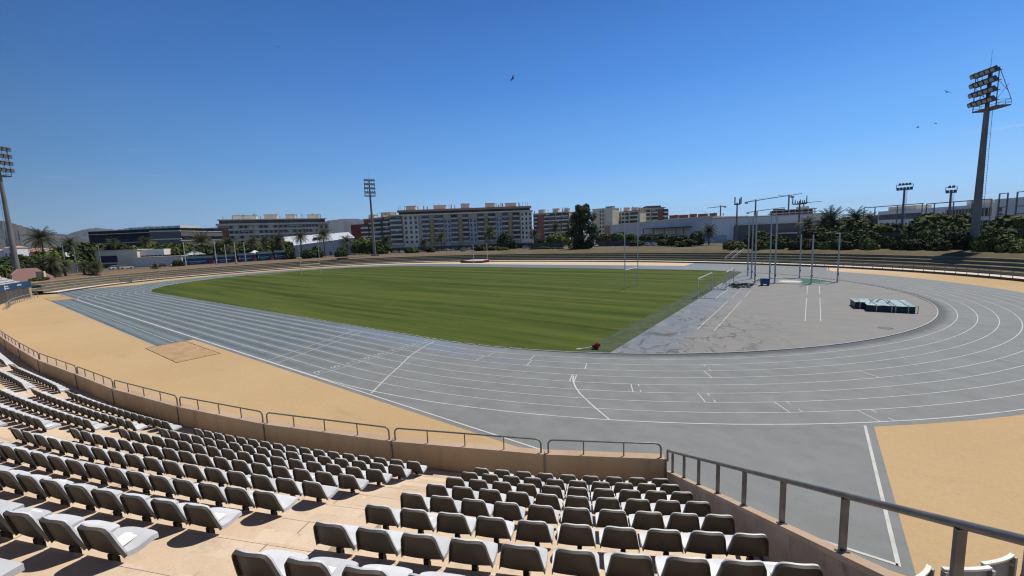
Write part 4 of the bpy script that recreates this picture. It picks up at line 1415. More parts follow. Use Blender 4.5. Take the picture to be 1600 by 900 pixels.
# ------------------------------------------------------------------ floodlight towers
def flood_tower(x, y, z, lab):
    g = thing('floodlight_tower', lab, 'floodlight tower', (x, y, z), math.atan2(3.0 - y, CX - x) - PI / 2, 'tall floodlight towers around the track')
    H = 26.4
    m = MB(); m.box((0, 0, 0.25), (3.2, 3.2, 0.9)); m.build('plinth', M['nosing'], g)
    m = MB(); m.tube((0, 0, 0.6), (0, 0, H), 0.68, 0.36, n=16); m.build('pole', M['pole'], g, smooth=50)
    m = MB(); m.tube((0, 0, H), (0, 0, H + 7.1), 0.30, 0.26, n=8); m.build('mast_head', M['lamp'], g)
    m = MB(); m.box((0, -0.85, H + 0.08), (5.8, 2.9, 0.22)); m.build('platform', M['steel'], g)
    m = MB()
    for zz in (0.6, 1.15):
        m.path([(-2.85, 0.5, H + zz), (-2.85, -2.3, H + zz), (2.85, -2.3, H + zz), (2.85, 0.5, H + zz)], 0.035, 5)
    for px_, py_ in ((-2.85, 0.5), (-2.85, -1.2), (-2.85, -2.3), (0, -2.3), (2.85, -2.3), (2.85, -1.2), (2.85, .5)):
        m.tube((px_, py_, H + .1), (px_, py_, H + 1.15), 0.04, n=5)
    m.build('guard_rail', M['steel'], g)
    m = MB()
    for sx in (-2.75, -1.2, 1.2, 2.75):
        m.tube((sx, 0.55, H + .1), (sx, 0.55, H + 6.9), 0.09 if abs(sx) > 2 else 0.05, n=6)
    for sx in (-2.75, 2.75):
        m.tube((sx, 0.55, H + 6.8), (sx, -2.25, H + 1.2), 0.06, n=5)
        m.tube((sx, 0.55, H + 4.6), (sx, -1.6, H + 2.6), 0.04, n=5)
        m.tube((sx, 0.55, H + 1.2), (sx, -1.6, H + 3.9), 0.035, n=5)
    m.build('lamp_frame', M['steel'], g)
    for r in range(4):
        zz = H + 1.35 + 1.75 * r
        m = MB(); m.box((0, 0.78, zz), (5.9, 0.34, 0.34)); m.box((0, 0.45, zz - 0.22), (5.9, 0.8, 0.07)); m.build('crossbeam', M['lamp'], g)
        for c in range(5):
            xx = -2.44 + 1.22 * c
            R_ = Matrix.Rotation(math.radians(-28), 3, 'X')
            m = MB(); m.box((xx, 1.12, zz + 0.12), (1.08, 0.75, 0.85), rot=R_, taper=0.75); fl = m.build('floodlight', M['lamp'], g)
            m = MB(); m.box(Vector((xx, 1.12, zz + 0.12)) + R_ @ Vector((0, 0.375, -0.05)), (0.9, 0.03, 0.62), rot=R_); m.build('lamp_glass', M['lamp_glass'], fl)
    m = MB()
    for sx in (-0.28, 0.28):
        m.tube((sx + 0.0, -0.95, 3.0), (sx, -0.78, H), 0.035, n=5)
    for i in range(46):
        zz = 3.2 + i * 0.5; yy = -0.95 + 0.17 * (zz - 3) / (H - 3)
        m.tube((-0.28, yy, zz), (0.28, yy, zz), 0.022, n=4)
    for i in range(8):
        zz = 4 + i * 3.0
        m.tube((0, -0.4, zz), (0, -0.9, zz), 0.03, n=4)
    m.build('ladder', M['steel_light'], g)
    m = MB(); m.tube((0, 0, H + 7.1), (0, 0, H + 10.6), 0.035, 0.02, n=5); m.build('lightning_rod', M['steel'], g)
    for ch in bpy.data.objects:
        if ch.parent == g and ch.name.split('.')[0] in ('platform', 'guard_rail', 'lamp_frame', 'crossbeam', 'floodlight'):
            ch.scale = (0.77, 0.85 if ch.name.split('.')[0] != 'floodlight' else 1.0, 1.0)
    return g


flood_tower(51.3, 58.4, 2.9, 'tall floodlight tower on the right beyond the terraces')
flood_tower(-132.6, 51.4, 2.9, 'distant floodlight tower left of the long apartment block')
flood_tower(-133.0, -51.6, 2.9, 'floodlight tower at the left edge of the picture').scale = (0.93, 0.93, 0.96)
cb = thing('switch_cabinet', 'small grey ribbed cabinet at the foot of the right floodlight tower', 'cabinet', tuple(at(1503, 121.0, z=3.0)), 0.9)
m = MB(); m.box((0, 0, 0.85), (2.6, 1.2, 1.7))
for i in range(6):
    m.box((0, -0.62, 0.25 + 0.25 * i), (2.4, 0.05, 0.06))
m.build('cabinet_body', M['steel_light'], cb)
m = MB(); m.box((0, 0, 1.75), (2.8, 1.4, 0.1)); m.build('cabinet_roof', M['nosing'], cb)


def small_mast(px, dist, pytop, style, lab):
    p = at(px, dist, pytop)
    g = thing('floodlight_mast', lab, 'floodlight mast', (p.x, p.y, ZP - 0.3), math.atan2(CAM.y - p.y, CAM.x - p.x) + PI / 2, 'smaller floodlight masts beyond the stadium')
    h = p.z - ZP + 0.3
    k = dist / 200.0
    m = MB(); m.tube((0, 0, 0), (0, 0, h - 1.2 * k), 0.42 * k, 0.26 * k, n=10); m.build('pole', M['pole'], g, smooth=50)
    if style == 0:      # two raised arms seen from the side
        m = MB(); m.box((0, 0, h - 1.9 * k), (2.2 * k, 1.2 * k, 0.5 * k)); m.build('platform', M['lamp'], g)
        for sx, hh in ((-0.85, 3.0), (0.9, 2.2), (1.4, 2.9)):
            m = MB(); m.box((sx * k, 0, h - 1.9 * k + hh * k / 2), (0.45 * k, 1.4 * k, hh * k)); m.build('floodlight', M['lamp'], g)
    elif style == 1:    # crown of lamps
        m = MB(); m.box((0, 0, h - 2.4 * k), (4.6 * k, 1.4 * k, 0.35 * k)); m.build('platform', M['lamp'], g)
        for sx, hh in ((-2.3, 3.0), (-1.5, 1.5), (-0.7, 1.1), (0.2, 1.6), (0.9, 1.3), (1.5, 1.4), (2.2, 3.0)):
            m = MB(); m.box((sx * k, 0, h - 2.3 * k + hh * k / 2), (0.42 * k, 0.9 * k, hh * k), taper=0.6); m.build('floodlight', M['lamp'], g)
    else:               # rectangular frame with a row of lamps
        w = 4.2 if style == 2 else 2.6
        m = MB(); m.box((0, 0, h - 0.3 * k), (w * k, 0.2, 0.16 * k)); m.box((0, 0, h - 1.5 * k), (w * k, 0.2, 0.16 * k)); m.box((-w / 2 * k, 0, h - 0.9 * k), (0.14 * k, 0.2, 1.3 * k)); m.box((w / 2 * k, 0, h - .9 * k), (.14 * k, .2, 1.3 * k)); m.build('lamp_frame', M['lamp'], g)
        nn = 5 if style == 2 else 3
        for i in range(nn):
            m = MB(); m.box(((-w / 2 + w * (i + .5) / nn) * k, 0.0, h - 1.7 * k), (0.85 * k, 0.8 * k, 1.0 * k), taper=.75); m.build('floodlight', M['lamp'], g)
        for i in range(nn - 1):
            m = MB(); m.box(((-w / 2 + w * (i + 1) / nn) * k, 0.1, h - 0.15 * k), (0.75 * k, 0.7 * k, 0.75 * k), taper=.75); m.build('floodlight', M['lamp'], g)
        m = MB(); m.tube((0.5 * k, -.3, 2), (0.45 * k, -.3, h - 2 * k), 0.05, n=4); m.tube((0.75 * k, -.3, 2), (0.7 * k, -.3, h - 2 * k), 0.05, n=4); m.build('ladder', M['steel_light'], g)


small_mast(1152, 205, 312, 0, 'thin floodlight mast with forked head in front of the pale hall')
small_mast(1250, 190, 309, 1, 'floodlight mast with a crown of lamps in front of the pale hall')
small_mast(1414, 165, 287, 2, 'floodlight mast with a wide lamp frame left of the tall tower')
small_mast(1487, 215, 291, 3, 'floodlight mast with a narrow lamp head just left of the tall tower')

# ------------------------------------------------------------------ buildings beyond
def bmat(name, c, var=0.10, rough=0.8, scale=0.12):
    return plain(name, c, rough, var, scale, 0.2)


B = {}
B['grey'] = bmat('grey_render', (0.70, 0.61, 0.49)); B['lightgrey'] = bmat('light_grey_render', (1.02, 0.88, 0.69)); B['cream'] = bmat('cream_render', (1.04, 0.87, 0.62))
B['white'] = bmat('white_render', (1.10, 1.06, 0.98)); B['brick'] = bmat('red_brick', (0.44, 0.165, 0.11)); B['darkred'] = bmat('dark_red_cladding', (0.24, 0.05, 0.042))
B['mustard'] = bmat('mustard_render', (0.56, 0.40, 0.17)); B['terracotta'] = bmat('terracotta_tiles', (0.60, 0.33, 0.22)); B['dark'] = bmat('dark_recess', (0.115, 0.105, 0.095), 0.3)
B['metal'] = bmat('ribbed_metal_wall', (0.78, 0.74, 0.69), 0.08); B['louver'] = bmat('dark_louvers', (0.19, 0.18, 0.17), 0.15, 0.7, 2.0)
B['balcony'] = bmat('balcony_parapet', (0.84, 0.73, 0.585)); B['awning'] = bmat('white_awning', (0.75, 0.74, 0.72)); B['bluewhite'] = bmat('pale_blue_metal', (0.62, 0.62, 0.62), 0.05)
B['roofwhite'] = bmat('white_metal_roof', (0.72, 0.74, 0.78), 0.04, 0.4); B['purple'] = bmat('purple_sign', (0.06, 0.045, 0.10), 0.3)
t_ = NT('blue_black_curtain_glass', 0.35, 0.04)
tp = t_.obj()
tx = t_.xyz(tp)
pan = t_.noise(t_.scaled(tp, (0.25, 0.25, 0.3)), 1.0, 3.0)
B['curtain'] = t_.color(t_.mix(t_.rng(pan, 0.35, 0.65), (0.008, 0.014, 0.022), (0.022, 0.042, 0.058)))


class Frame:
    """a facade standing on the line A-B as seen, x along it, y away from the viewer"""

    def __init__(s, name, label, cat, pxl, dl, pxr, dr, pytop, group=None, zb=None):
        s.A = at(pxl, dl); s.B = at(pxr, dr)
        d = Vector((s.B.x - s.A.x, s.B.y - s.A.y))
        s.W = d.length
        s.rz = math.atan2(d.y, d.x)
        s.z0 = ZP - 0.6 if zb is None else zb
        pm = (pxl + pxr) / 2
        s.H = at(pm, (dl + dr) / 2, pytop).z - s.z0
        s.o = thing(name, label, cat, (s.A.x, s.A.y, s.z0), s.rz, group)

    def box(s, nm, mat, x0, x1, y0, y1, z0, z1, parent=None):
        m = MB(); m.box(((x0 + x1) / 2, (y0 + y1) / 2, (z0 + z1) / 2), (x1 - x0, y1 - y0, z1 - z0))
        return m.build(nm, mat, parent or s.o)


def roof_clutter(f, z, xs, y, wide, seed, hut=B['cream']):
    r = random.Random(seed)
    for x in xs:
        w = wide * r.uniform(0.8, 1.2); h = r.uniform(2.6, 3.4)
        b = f.box('roof_hut', hut, x - w / 2, x + w / 2, y, y + 5, z, z + h)
        f.box('roof', B['terracotta'], x - w / 2 - .3, x + w / 2 + .3, y - .3, y + 5.3, z + h, z + h + .16, b)
        for q in range(r.randint(2, 4)):
            xx = x + r.uniform(-1.4, 1.4) * wide
            f.box('chimney', hut if r.random() < .6 else B['grey'], xx, xx + r.uniform(.5, .9), y + 1, y + 1.8, z, z + r.uniform(1.8, 4.0))
    for q in range(len(xs) * 2):
        xx = r.uniform(2, f.W - 2)
        m = MB(); m.tube((xx, y + 2, z), (xx, y + 2, z + r.uniform(2.5, 4.5)), 0.12, n=4); m.build('antenna', M['steel'], f.o)


def balcony_bay(f, x0, x1, floors, fh, zb, mat, r, curved=False, awn=0.24):
    for k in range(floors):
        z = zb + k * fh
        f.box('window', M['glass'] if r.random() < .6 else B['dark'], x0 + .2, x1 - .2, -0.05, 0.3, z + 0.1, z + fh - .35)
        xa, xb = x0 + r.choice((0, 0, .4)), x1 - r.choice((0, 0, .5))
        m = MB()
        m.box(((xa + xb) / 2, -0.75, z - 0.05), (xb - xa, 1.5, 0.22)); m.box(((xa + xb) / 2, -1.46, z + 0.5), (xb - xa, 0.12, 0.92))
        m.box((xa + .06, -.75, z + .5), (.12, 1.3, .92)); m.box((xb - .06, -.75, z + .5), (.12, 1.3, .92))
        m.build('balcony', mat, f.o)
        if r.random() < awn:
            w = min(xb - xa - .4, r.uniform(2.2, 4.5)); xs = r.uniform(xa + .1, xb - w - .1)
            m = MB(); m.add([(xs, -0.1, z + fh - .5), (xs + w, -.1, z + fh - .5), (xs + w, -1.5, z + fh - 1.15), (xs, -1.5, z + fh - 1.15), (xs, -0.1, z + fh - .55), (xs + w, -.1, z + fh - .55), (xs + w, -1.5, z + fh - 1.2), (xs, -1.5, z + fh - 1.2)], [(0, 1, 2, 3), (7, 6, 5, 4), (3, 2, 6, 7), (0, 3, 7, 4), (1, 5, 6, 2)])
            m.build('awning', B['awning'], f.o)


def window_grid(f, x0, x1, cols, floors, fh, zb, mat, r):
    f.box('wall_panel', mat, x0, x1, -0.35, 0.5, 0.0, zb + floors * fh)
    for k in range(floors):
        for c in range(cols):
            w = (x1 - x0) / cols
            xa = x0 + w * (c + .28)
            f.box('window', M['glass'], xa, xa + w * .46, -0.42, -0.30, zb + k * fh + .7, zb + k * fh + fh - (.5 if r.random() < .6 else 1.0))


br = random.Random(5)
# long apartment block with mustard pillars
f = Frame('apartment_block', 'long grey apartment block with mustard pillars and terracotta penthouse roof', 'apartment block', 612, 302, 832, 296, 335)
FH = 3.25; NF = 6; ZB = f.H - NF * FH
f.box('wall', B['grey'], 0, f.W, 0.3, 16, 0, f.H)
W = f.W / 220.0
sx = lambda px: (px - 612) * W
window_grid(f, sx(632), sx(655), 3, NF, FH, ZB, B['lightgrey'], br)
window_grid(f, sx(814), sx(832), 3, NF, FH, ZB, B['lightgrey'], br)
balcony_bay(f, sx(612), sx(630), NF, FH, ZB, B['lightgrey'], br)
for a, b in ((660, 672), (679, 694), (705, 716), (723, 733), (746, 757), (763, 775), (785, 795), (801, 813)):
    balcony_bay(f, sx(a), sx(b), NF, FH, ZB, B['balcony'], br)
for a, b in ((672.5, 678.5), (717, 722.5), (757.5, 762.5), (795.5, 800.5)):
    f.box('pillar', B['mustard'], sx(a), sx(b), -0.9, 0.3, ZB - 1, f.H - FH * .9)
for a, b in ((694.5, 704.5), (733.5, 745.5), (775.5, 784.5)):
    window_grid(f, sx(a), sx(b), 2, NF - 1, FH, ZB, B['bluewhite'], br)
f.box('cornice', B['lightgrey'], -0.6, f.W + .6, -1.7, 16.4, f.H, f.H + 1.0)
f.box('penthouse_wall', B['dark'], 6, f.W - 1, 1.5, 14, f.H + 1.0, f.H + 2.6)
f.box('penthouse_roof', B['terracotta'], 5.2, f.W - .2, -0.6, 15, f.H + 2.6, f.H + 4.0)
roof_clutter(f, f.H + 4.0, [sx(643), sx(688), sx(728), sx(767), sx(800)], 4, 7.5, 3)
f.box('ground_wall', B['brick'], 0, f.W, -1.5, 0.2, 0, ZB - 2.2)

f = Frame('apartment_block', 'stepped apartment wing with rounded balconies left of the long block', 'apartment block', 588, 318, 612, 304, 341)
f.box('wall', B['lightgrey'], 0, f.W, 0.3, 14, 0, f.H)
balcony_bay(f, 0.3, f.W * .45, 6, 3.2, f.H - 19.4, B['lightgrey'], br); balcony_bay(f, f.W * .62, f.W - .2, 6, 3.2, f.H - 19.4, B['lightgrey'], br)
f.box('stair_slot', B['dark'], f.W * .47, f.W * .6, -0.2, 0.3, 2, f.H)
f.box('roof', B['terracotta'], -.4, f.W + .4, -.4, 14.4, f.H, f.H + .8); roof_clutter(f, f.H + .8, [f.W * .3, f.W * .75], 3, 3.5, 8)
f = Frame('apartment_block', 'dark red apartment building with white balconies beside the distant tower', 'apartment block', 550, 352, 592, 338, 350)
f.box('wall', B['darkred'], 0, f.W, 0.3, 14, 0, f.H)
balcony_bay(f, f.W * .42, f.W * .68, 4, 3.3, f.H - 13.5, B['white'], br); balcony_bay(f, f.W * .72, f.W - .3, 5, 3.3, f.H - 13.5, B['lightgrey'], br)
f.box('upper_wall', B['brick'], f.W * .45, f.W, 2, 13, f.H, f.H + 3.2); f.box('roof', B['terracotta'], f.W * .43, f.W + .3, 1.6, 13.4, f.H + 3.2, f.H + 4.0)
roof_clutter(f, f.H + 4.0, [f.W * .7], 4, 4, 9)

# low long block with continuous balconies
f = Frame('apartment_block', 'low grey apartment block with long continuous balconies and brick left end', 'apartment block', 344, 335, 516, 330, 351)
FH = 3.4
f.box('wall', B['grey'], 0, f.W, 0.4, 15, 0, f.H)
f.box('brick_end', B['brick'], 0, f.W * .085, -1.0, 15.2, 0, f.H - FH * .5)
for k in range(5):
    z = f.H - FH * (k + 1)
    for a, b in ((0.09, 0.30), (0.305, 0.52), (0.525, 0.74), (0.745, 0.90)):
        q = f.box('balcony', B['balcony'], f.W * a, f.W * b, -1.4, 0.3, z - 0.2, z + 1.15)
        for i in range(5):
            xa = f.W * (a + (b - a) * (i + .15) / 5)
            f.box('window', M['glass'] if br.random() < .7 else B['lightgrey'], xa, xa + (b - a) * f.W * .13, .2, .5, z + 1.2, z + FH - .3)
    if k in (0, 1, 2, 3):
        xs = br.uniform(.1, .8) * f.W
        f.box('awning', B['awning'], xs, xs + br.uniform(4, 8), -1.6, -.1, z + FH - 1.2, z + FH - .8)
window_grid(f, f.W * .905, f.W, 2, 4, FH, f.H - FH * 4.2, B['grey'], br)
f.box('cornice', B['balcony'], -.5, f.W + .5, -1.6, 15.5, f.H - .2, f.H + 1.1)
f.box('penthouse_wall', B['dark'], 1, f.W - 2, 1, 14, f.H + 1.1, f.H + 3.4)
f.box('penthouse_roof', B['lightgrey'], 0.2, f.W - 1.2, -.2, 15, f.H + 3.4, f.H + 4.0)
roof_clutter(f, f.H + 4.0, [f.W * .18, f.W * .27, f.W * .46, f.W * .64, f.W * .86], 4, 7, 4, B['lightgrey'])

# dark glass offices
f = Frame('glass_office', 'wide dark blue glass office building with pale floor lines', 'office building', 143, 300, 284, 262, 359)
f.box('wall', B['curtain'], 0, f.W, 0, 26, 0, f.H)
for k in range(4):
    f.box('floor_line', B['lightgrey'], -.1, f.W + .1, -.12, 26.1, f.H - 1.6 - 4.6 * k - .1, f.H - 1.6 - 4.6 * k + .12)
m = MB(); d_ = 13.0
for k in range(4):
    f.box('side_band', B['louver'], f.W, f.W + .3, 0.5, 26, f.H - 4.2 - 4.6 * k, f.H - 2.2 - 4.6 * k)
f.box('roof_plant', B['lightgrey'], f.W * .28, f.W * .86, 8, 20, f.H, f.H + 1.6)
for i in range(7):
    f.box('roof_light', B['white'], f.W * (.33 + .07 * i), f.W * (.37 + .07 * i), 7.7, 8.0, f.H + .4, f.H + 1.3)
f = Frame('office_wing', 'brown slatted side wing on the right of the dark glass offices', 'office building', 284.5, 262, 314, 288, 360.5)
f.box('wall', B['louver'], 0, f.W, 0, 12, 0, f.H)
for k in range(5):
    f.box('floor_line', B['lightgrey'], -.1, f.W + .1, -.3, 12, f.H - .4 - 3.9 * k - .25, f.H - .4 - 3.9 * k + .25)
f = Frame('white_office', 'white office building with dark windows between the glass offices and the long balconies', 'office building', 305, 360, 343, 352, 360)
f.box('wall', B['white'], 0, f.W, 0, 15, 0, f.H)
for k in range(4):
    f.box('window', M['glass'], f.W * (.38 if k % 2 else .1), f.W * .95, -.1, .2, f.H - 3.4 - 4.2 * k, f.H - 1.6 - 4.2 * k)
f.box('stair_tower', B['louver'], f.W * .02, f.W * .16, -.6, 6, 0, f.H - 2)

# pale blue hall with sloping roof
f = Frame('small_hall', 'pale blue metal hall with a white mono-pitch roof behind the palms', 'hall', 449, 242, 554, 246, 378)
zl, zr = at(449, 242, 381).z - f.z0, at(554, 246, 366.5).z - f.z0
zfl, zfr = at(449, 242, 386).z - f.z0, at(554, 246, 372).z - f.z0
m = MB(); m.add([(0, 0, 0), (f.W, 0, 0), (f.W, 16, 0), (0, 16, 0), (0, 0, zfl), (f.W, 0, zfr), (f.W, 16, zr), (0, 16, zl)], [(0, 1, 5, 4), (1, 2, 6, 5), (2, 3, 7, 6), (3, 0, 4, 7)]); m.build('wall', B['bluewhite'], f.o)
m = MB(); m.add([(-.4, -.4, zfl + .05), (f.W + .4, -.4, zfr + .05), (f.W + .4, 17, zr + 1.6), (-.4, 17, zl + 3.6), (-.4, -.4, zfl + .3), (f.W + .4, -.4, zfr + .3), (f.W + .4, 17, zr + 1.9), (-.4, 17, zl + 3.9)], [(4, 5, 6, 7), (3, 2, 1, 0), (0, 1, 5, 4), (1, 2, 6, 5), (2, 3, 7, 6), (3, 0, 4, 7)]); rf_ = m.build('roof', B['roofwhite'], f.o)
f.box('roof_light', B['dark'], f.W * .40, f.W * .49, 4, 8, zfl + 3.4, zfl + 4.6, rf_)
for i in range(4):
    f.box('door', B['dark'], f.W * (.3 + .15 * i), f.W * (.33 + .15 * i), -.1, .1, 0, 2.6)

# low buildings behind the left terrace
f = Frame('low_building', 'low grey flat building with a purple sign behind the left terrace', 'building', 142, 226, 214, 220, 392)
f.box('wall', B['lightgrey'], 0, f.W, 0, 12, 0, f.H)
f.box('roof_edge', B['grey'], -.3, f.W + .3, -.3, 12.3, f.H, f.H + .35)
s_ = f.box('sign', B['purple'], f.W * .18, f.W * .55, -.15, 0.05, f.H * .38, f.H * .74)
f.box('entrance', B['dark'], f.W * .2, f.W * .52, -.1, .1, 0, f.H * .3)
f = Frame('white_canopy', 'low building with a white roof edge and slender posts', 'building', 212, 224, 258, 220, 389.5)
f.box('roof', B['white'], 0, f.W, -1, 10, f.H - 2.4, f.H)
f.box('wall', B['louver'], 0.5, f.W - .5, 3, 9.5, 0, f.H - 2.4)
for i in range(7):
    f.box('post', B['grey'], f.W * (i + .3) / 7, f.W * (i + .3) / 7 + .3, -.8, -.5, 0, f.H - 2.4)
f = Frame('low_store', 'long low grey wall with parked cars in front behind the left terrace', 'building', 206, 212, 282, 205, 402)
f.box('wall', B['metal'], 0, f.W, 0, 6, 0, f.H)
f.box('roof_edge', B['grey'], -.2, f.W + .2, -.2, 6.2, f.H, f.H + .25)
for px_, py_, lab in ((303, 393, 'white tent roof behind the first blue hoarding'), (398, 393, 'white tent roof above the fourth blue hoarding'), (100, 396, 'small white tent roof behind the left palms')):
    p = at(px_, 213, py_)
    g = thing('tent', lab, 'tent', (p.x, p.y, ZP), math.atan2(CAM.y - p.y, CAM.x - p.x) + PI / 2 + .3)
    h = p.z - ZP
    m = MB(); m.add([(-3, -3, h - 1.2), (3, -3, h - 1.2), (3, 3, h - 1.2), (-3, 3, h - 1.2), (0, 0, h + .6)], [(0, 1, 4), (1, 2, 4), (2, 3, 4), (3, 0, 4), (3, 2, 1, 0)]); m.build('canopy', B['awning'], g)
    for sx_ in (-2.9, 2.9):
        for sy_ in (-2.9, 2.9):
            m = MB(); m.tube((sx_, sy_, 0), (sx_, sy_, h - 1.2), .06, n=5); m.build('leg', M['steel_light'], g)

# apartments right of the long block, behind the big tree
f = Frame('apartment_block', 'pale apartment building with a red brick strip left of the big tree', 'apartment block', 834, 372, 890, 362, 333)
f.box('wall', B['grey'], 0, f.W, .3, 15, 0, f.H)
f.box('brick_strip', B['brick'], f.W * .14, f.W * .3, -.8, .3, 0, f.H - 1)
balcony_bay(f, 0.2, f.W * .13, 5, 3.4, f.H - 17.5, B['lightgrey'], br)
for a, b in ((.31, .46), (.47, .62), (.64, .8), (.81, .98)):
    balcony_bay(f, f.W * a, f.W * b, 6, 3.4, f.H - 20.5, B['lightgrey'], br)
f.box('roof', B['lightgrey'], -.3, f.W + .3, -.4, 15.3, f.H, f.H + .5); roof_clutter(f, f.H + .5, [f.W * .2, f.W * .6, f.W * .9], 3, 5, 12, B['grey'])
f = Frame('apartment_block', 'cream apartment building with orange base just right of the big tree', 'apartment block', 926, 380, 957, 372, 326.5)
f.box('wall', B['cream'], 0, f.W, .3, 15, 0, f.H)
window_grid(f, f.W * .35, f.W * .62, 2, 6, 3.4, f.H - 21, B['cream'], br)
f.box('orange_base', B['terracotta'], f.W * .64, f.W, -.4, .3, 0, f.H * .48)
f.box('roof', B['white'], -.2, f.W + .2, -.2, 15.2, f.H, f.H + .6); f.box('roof_hut', B['louver'], f.W * .6, f.W * .95, 3, 8, f.H + .6, f.H + 2)
f = Frame('apartment_block', 'beige apartment building with balconies behind the left rugby post', 'apartment block', 956.5, 392, 1000, 382, 331)
f.box('wall', B['cream'], 0, f.W, .3, 15, 0, f.H)
for a, b in ((.05, .32), (.36, .6), (.64, .95)):
    balcony_bay(f, f.W * a, f.W * b, 5, 3.5, f.H - 18, B['lightgrey'], br)
f.box('roof', B['terracotta'], -.3, f.W + .3, -.4, 15.3, f.H, f.H + .6); roof_clutter(f, f.H + .6, [f.W * .45, f.W * .75], 3, 4.5, 14)
f = Frame('apartment_block', 'tall brick and beige apartment tower behind the right rugby post', 'apartment block', 995, 400, 1045, 408, 325)
f.box('wall', B['cream'], f.W * .1, f.W * .86, .3, 15, 0, f.H)
f.box('brick_wing', B['brick'], 0, f.W * .2, -.6, 13, 0, f.H - 1.5); f.box('brick_strip', B['brick'], f.W * .66, f.W * .8, -1.2, 10, 0, f.H - 1)
for a, b in ((.22, .42), (.45, .65), (.81, .99)):
    balcony_bay(f, f.W * a, f.W * b, 5, 3.5, f.H - 18.5, B['lightgrey'], br)
f.box('roof', B['louver'], f.W * .3, f.W * .75, .0, 12, f.H, f.H + 2.0); f.box('roof_edge', B['terracotta'], -.2, f.W * .9, -.5, 13.5, f.H, f.H + .5)
f = Frame('terraced_houses', 'low row of roofs with small chimneys above the grey hall', 'houses', 1044, 470, 1120, 455, 339.5)
f.box('wall', B['cream'], 0, f.W, 0, 12, 0, f.H)
roof_clutter(f, f.H, [f.W * q for q in (.1, .3, .5, .7, .9)], 2, 7, 17, B['brick'])

# sports hall
f = Frame('sports_hall', 'long grey metal sports hall wall rising to the right', 'sports hall', 954, 300, 1112.5, 214, 345)
hl, hr = at(954, 300, 352.5).z - f.z0, at(1112.5, 214, 338.5).z - f.z0
m = MB(); m.add([(0, 0, 0), (f.W, 0, 0), (f.W, 20, 0), (0, 20, 0), (0, 0, hl), (f.W, 0, hr), (f.W, 20, hr), (0, 20, hl)], [(0, 1, 5, 4), (1, 2, 6, 5), (2, 3, 7, 6), (3, 0, 4, 7), (4, 5, 6, 7)]); m.build('wall', B['metal'], f.o)
m = MB(); m.add([(0, -.3, hl), (f.W, -.3, hr), (f.W, .5, hr), (0, .5, hl), (0, -.3, hl + .5), (f.W, -.3, hr + .5), (f.W, .5, hr + .5), (0, .5, hl + .5)], [(0, 1, 5, 4), (4, 5, 6, 7), (3, 2, 1, 0), (2, 3, 7, 6)]); m.build('roof_edge', B['lightgrey'], f.o)
f.box('gate', B['louver'], f.W * .10, f.W * .2, -.15, .1, 0, hl * .6)
f.box('porch_roof', B['dark'], f.W * .5, f.W * .86, -5, 0, hl * .68, hl * .68 + .35)
for q in (.5, .6, .7, .8, .86):
    f.box('porch_post', B['dark'], f.W * q - .15, f.W * q + .15, -4.9, -4.6, 0, hl * .68)
f = Frame('sports_hall', 'pale end of the sports hall with dark louvers and white corner', 'sports hall', 1112.5, 213, 1292, 226, 338)
f.box('wall', B['white'], 0, f.W, 0.1, 22, 0, f.H)
f.box('lower_wall', B['louver'], f.W * .205, f.W * .77, -.5, 0.1, 0, f.H * .70)
f.box('band', B['lightgrey'], f.W * .205, f.W * .77, -.25, 0.1, f.H * .70, f.H * .78)
f.box('gate', B['bluewhite'], f.W * .035, f.W * .135, -.15, .1, 0, f.H * .34)
f.box('corner_pillar', B['louver'], f.W * .20, f.W * .215, -.8, .1, 0, f.H * .62)
f.box('roof_edge', B['grey'], -.3, f.W + .3, -.3, 22.3, f.H, f.H + .4)
f.box('porch_roof', B['grey'], f.W * .56, f.W * .75, -6, -1, f.H * .30, f.H * .34); f.box('side_roof', B['grey'], f.W * .86, f.W * 1.0, -8, -1, f.H * .34, f.H * .38)

# unfinished building and cranes
f = Frame('unfinished_building', 'unfinished concrete building of stacked floor slabs under cranes', 'building', 1201, 520, 1275, 525, 327)
for k in range(4):
    f.box('floor_slab', B['lightgrey'], 0 if k else 4, f.W - (0 if k < 3 else 2), -1, 18, f.H - 3.1 * k - .8, f.H - 3.1 * k)
f.box('core', B['darkred'], 2, f.W - 3, 2, 16, 0, f.H - .8)
for i in range(8):
    f.box('column', B['grey'], 1 + (f.W - 3) * i / 7, 1.7 + (f.W - 3) * i / 7, -.8, -.1, 0, f.H - .8)
f.box('roof_formwork', B['dark'], f.W * .1, f.W * .35, 3, 9, f.H, f.H + 1.4); f.box('roof_hut', B['grey'], f.W * .6, f.W * .85, 3, 9, f.H, f.H + 2.4)
M['crane'] = plain('crane_steel', (0.30, 0.16, 0.13), 0.6, 0.1, 0.5)


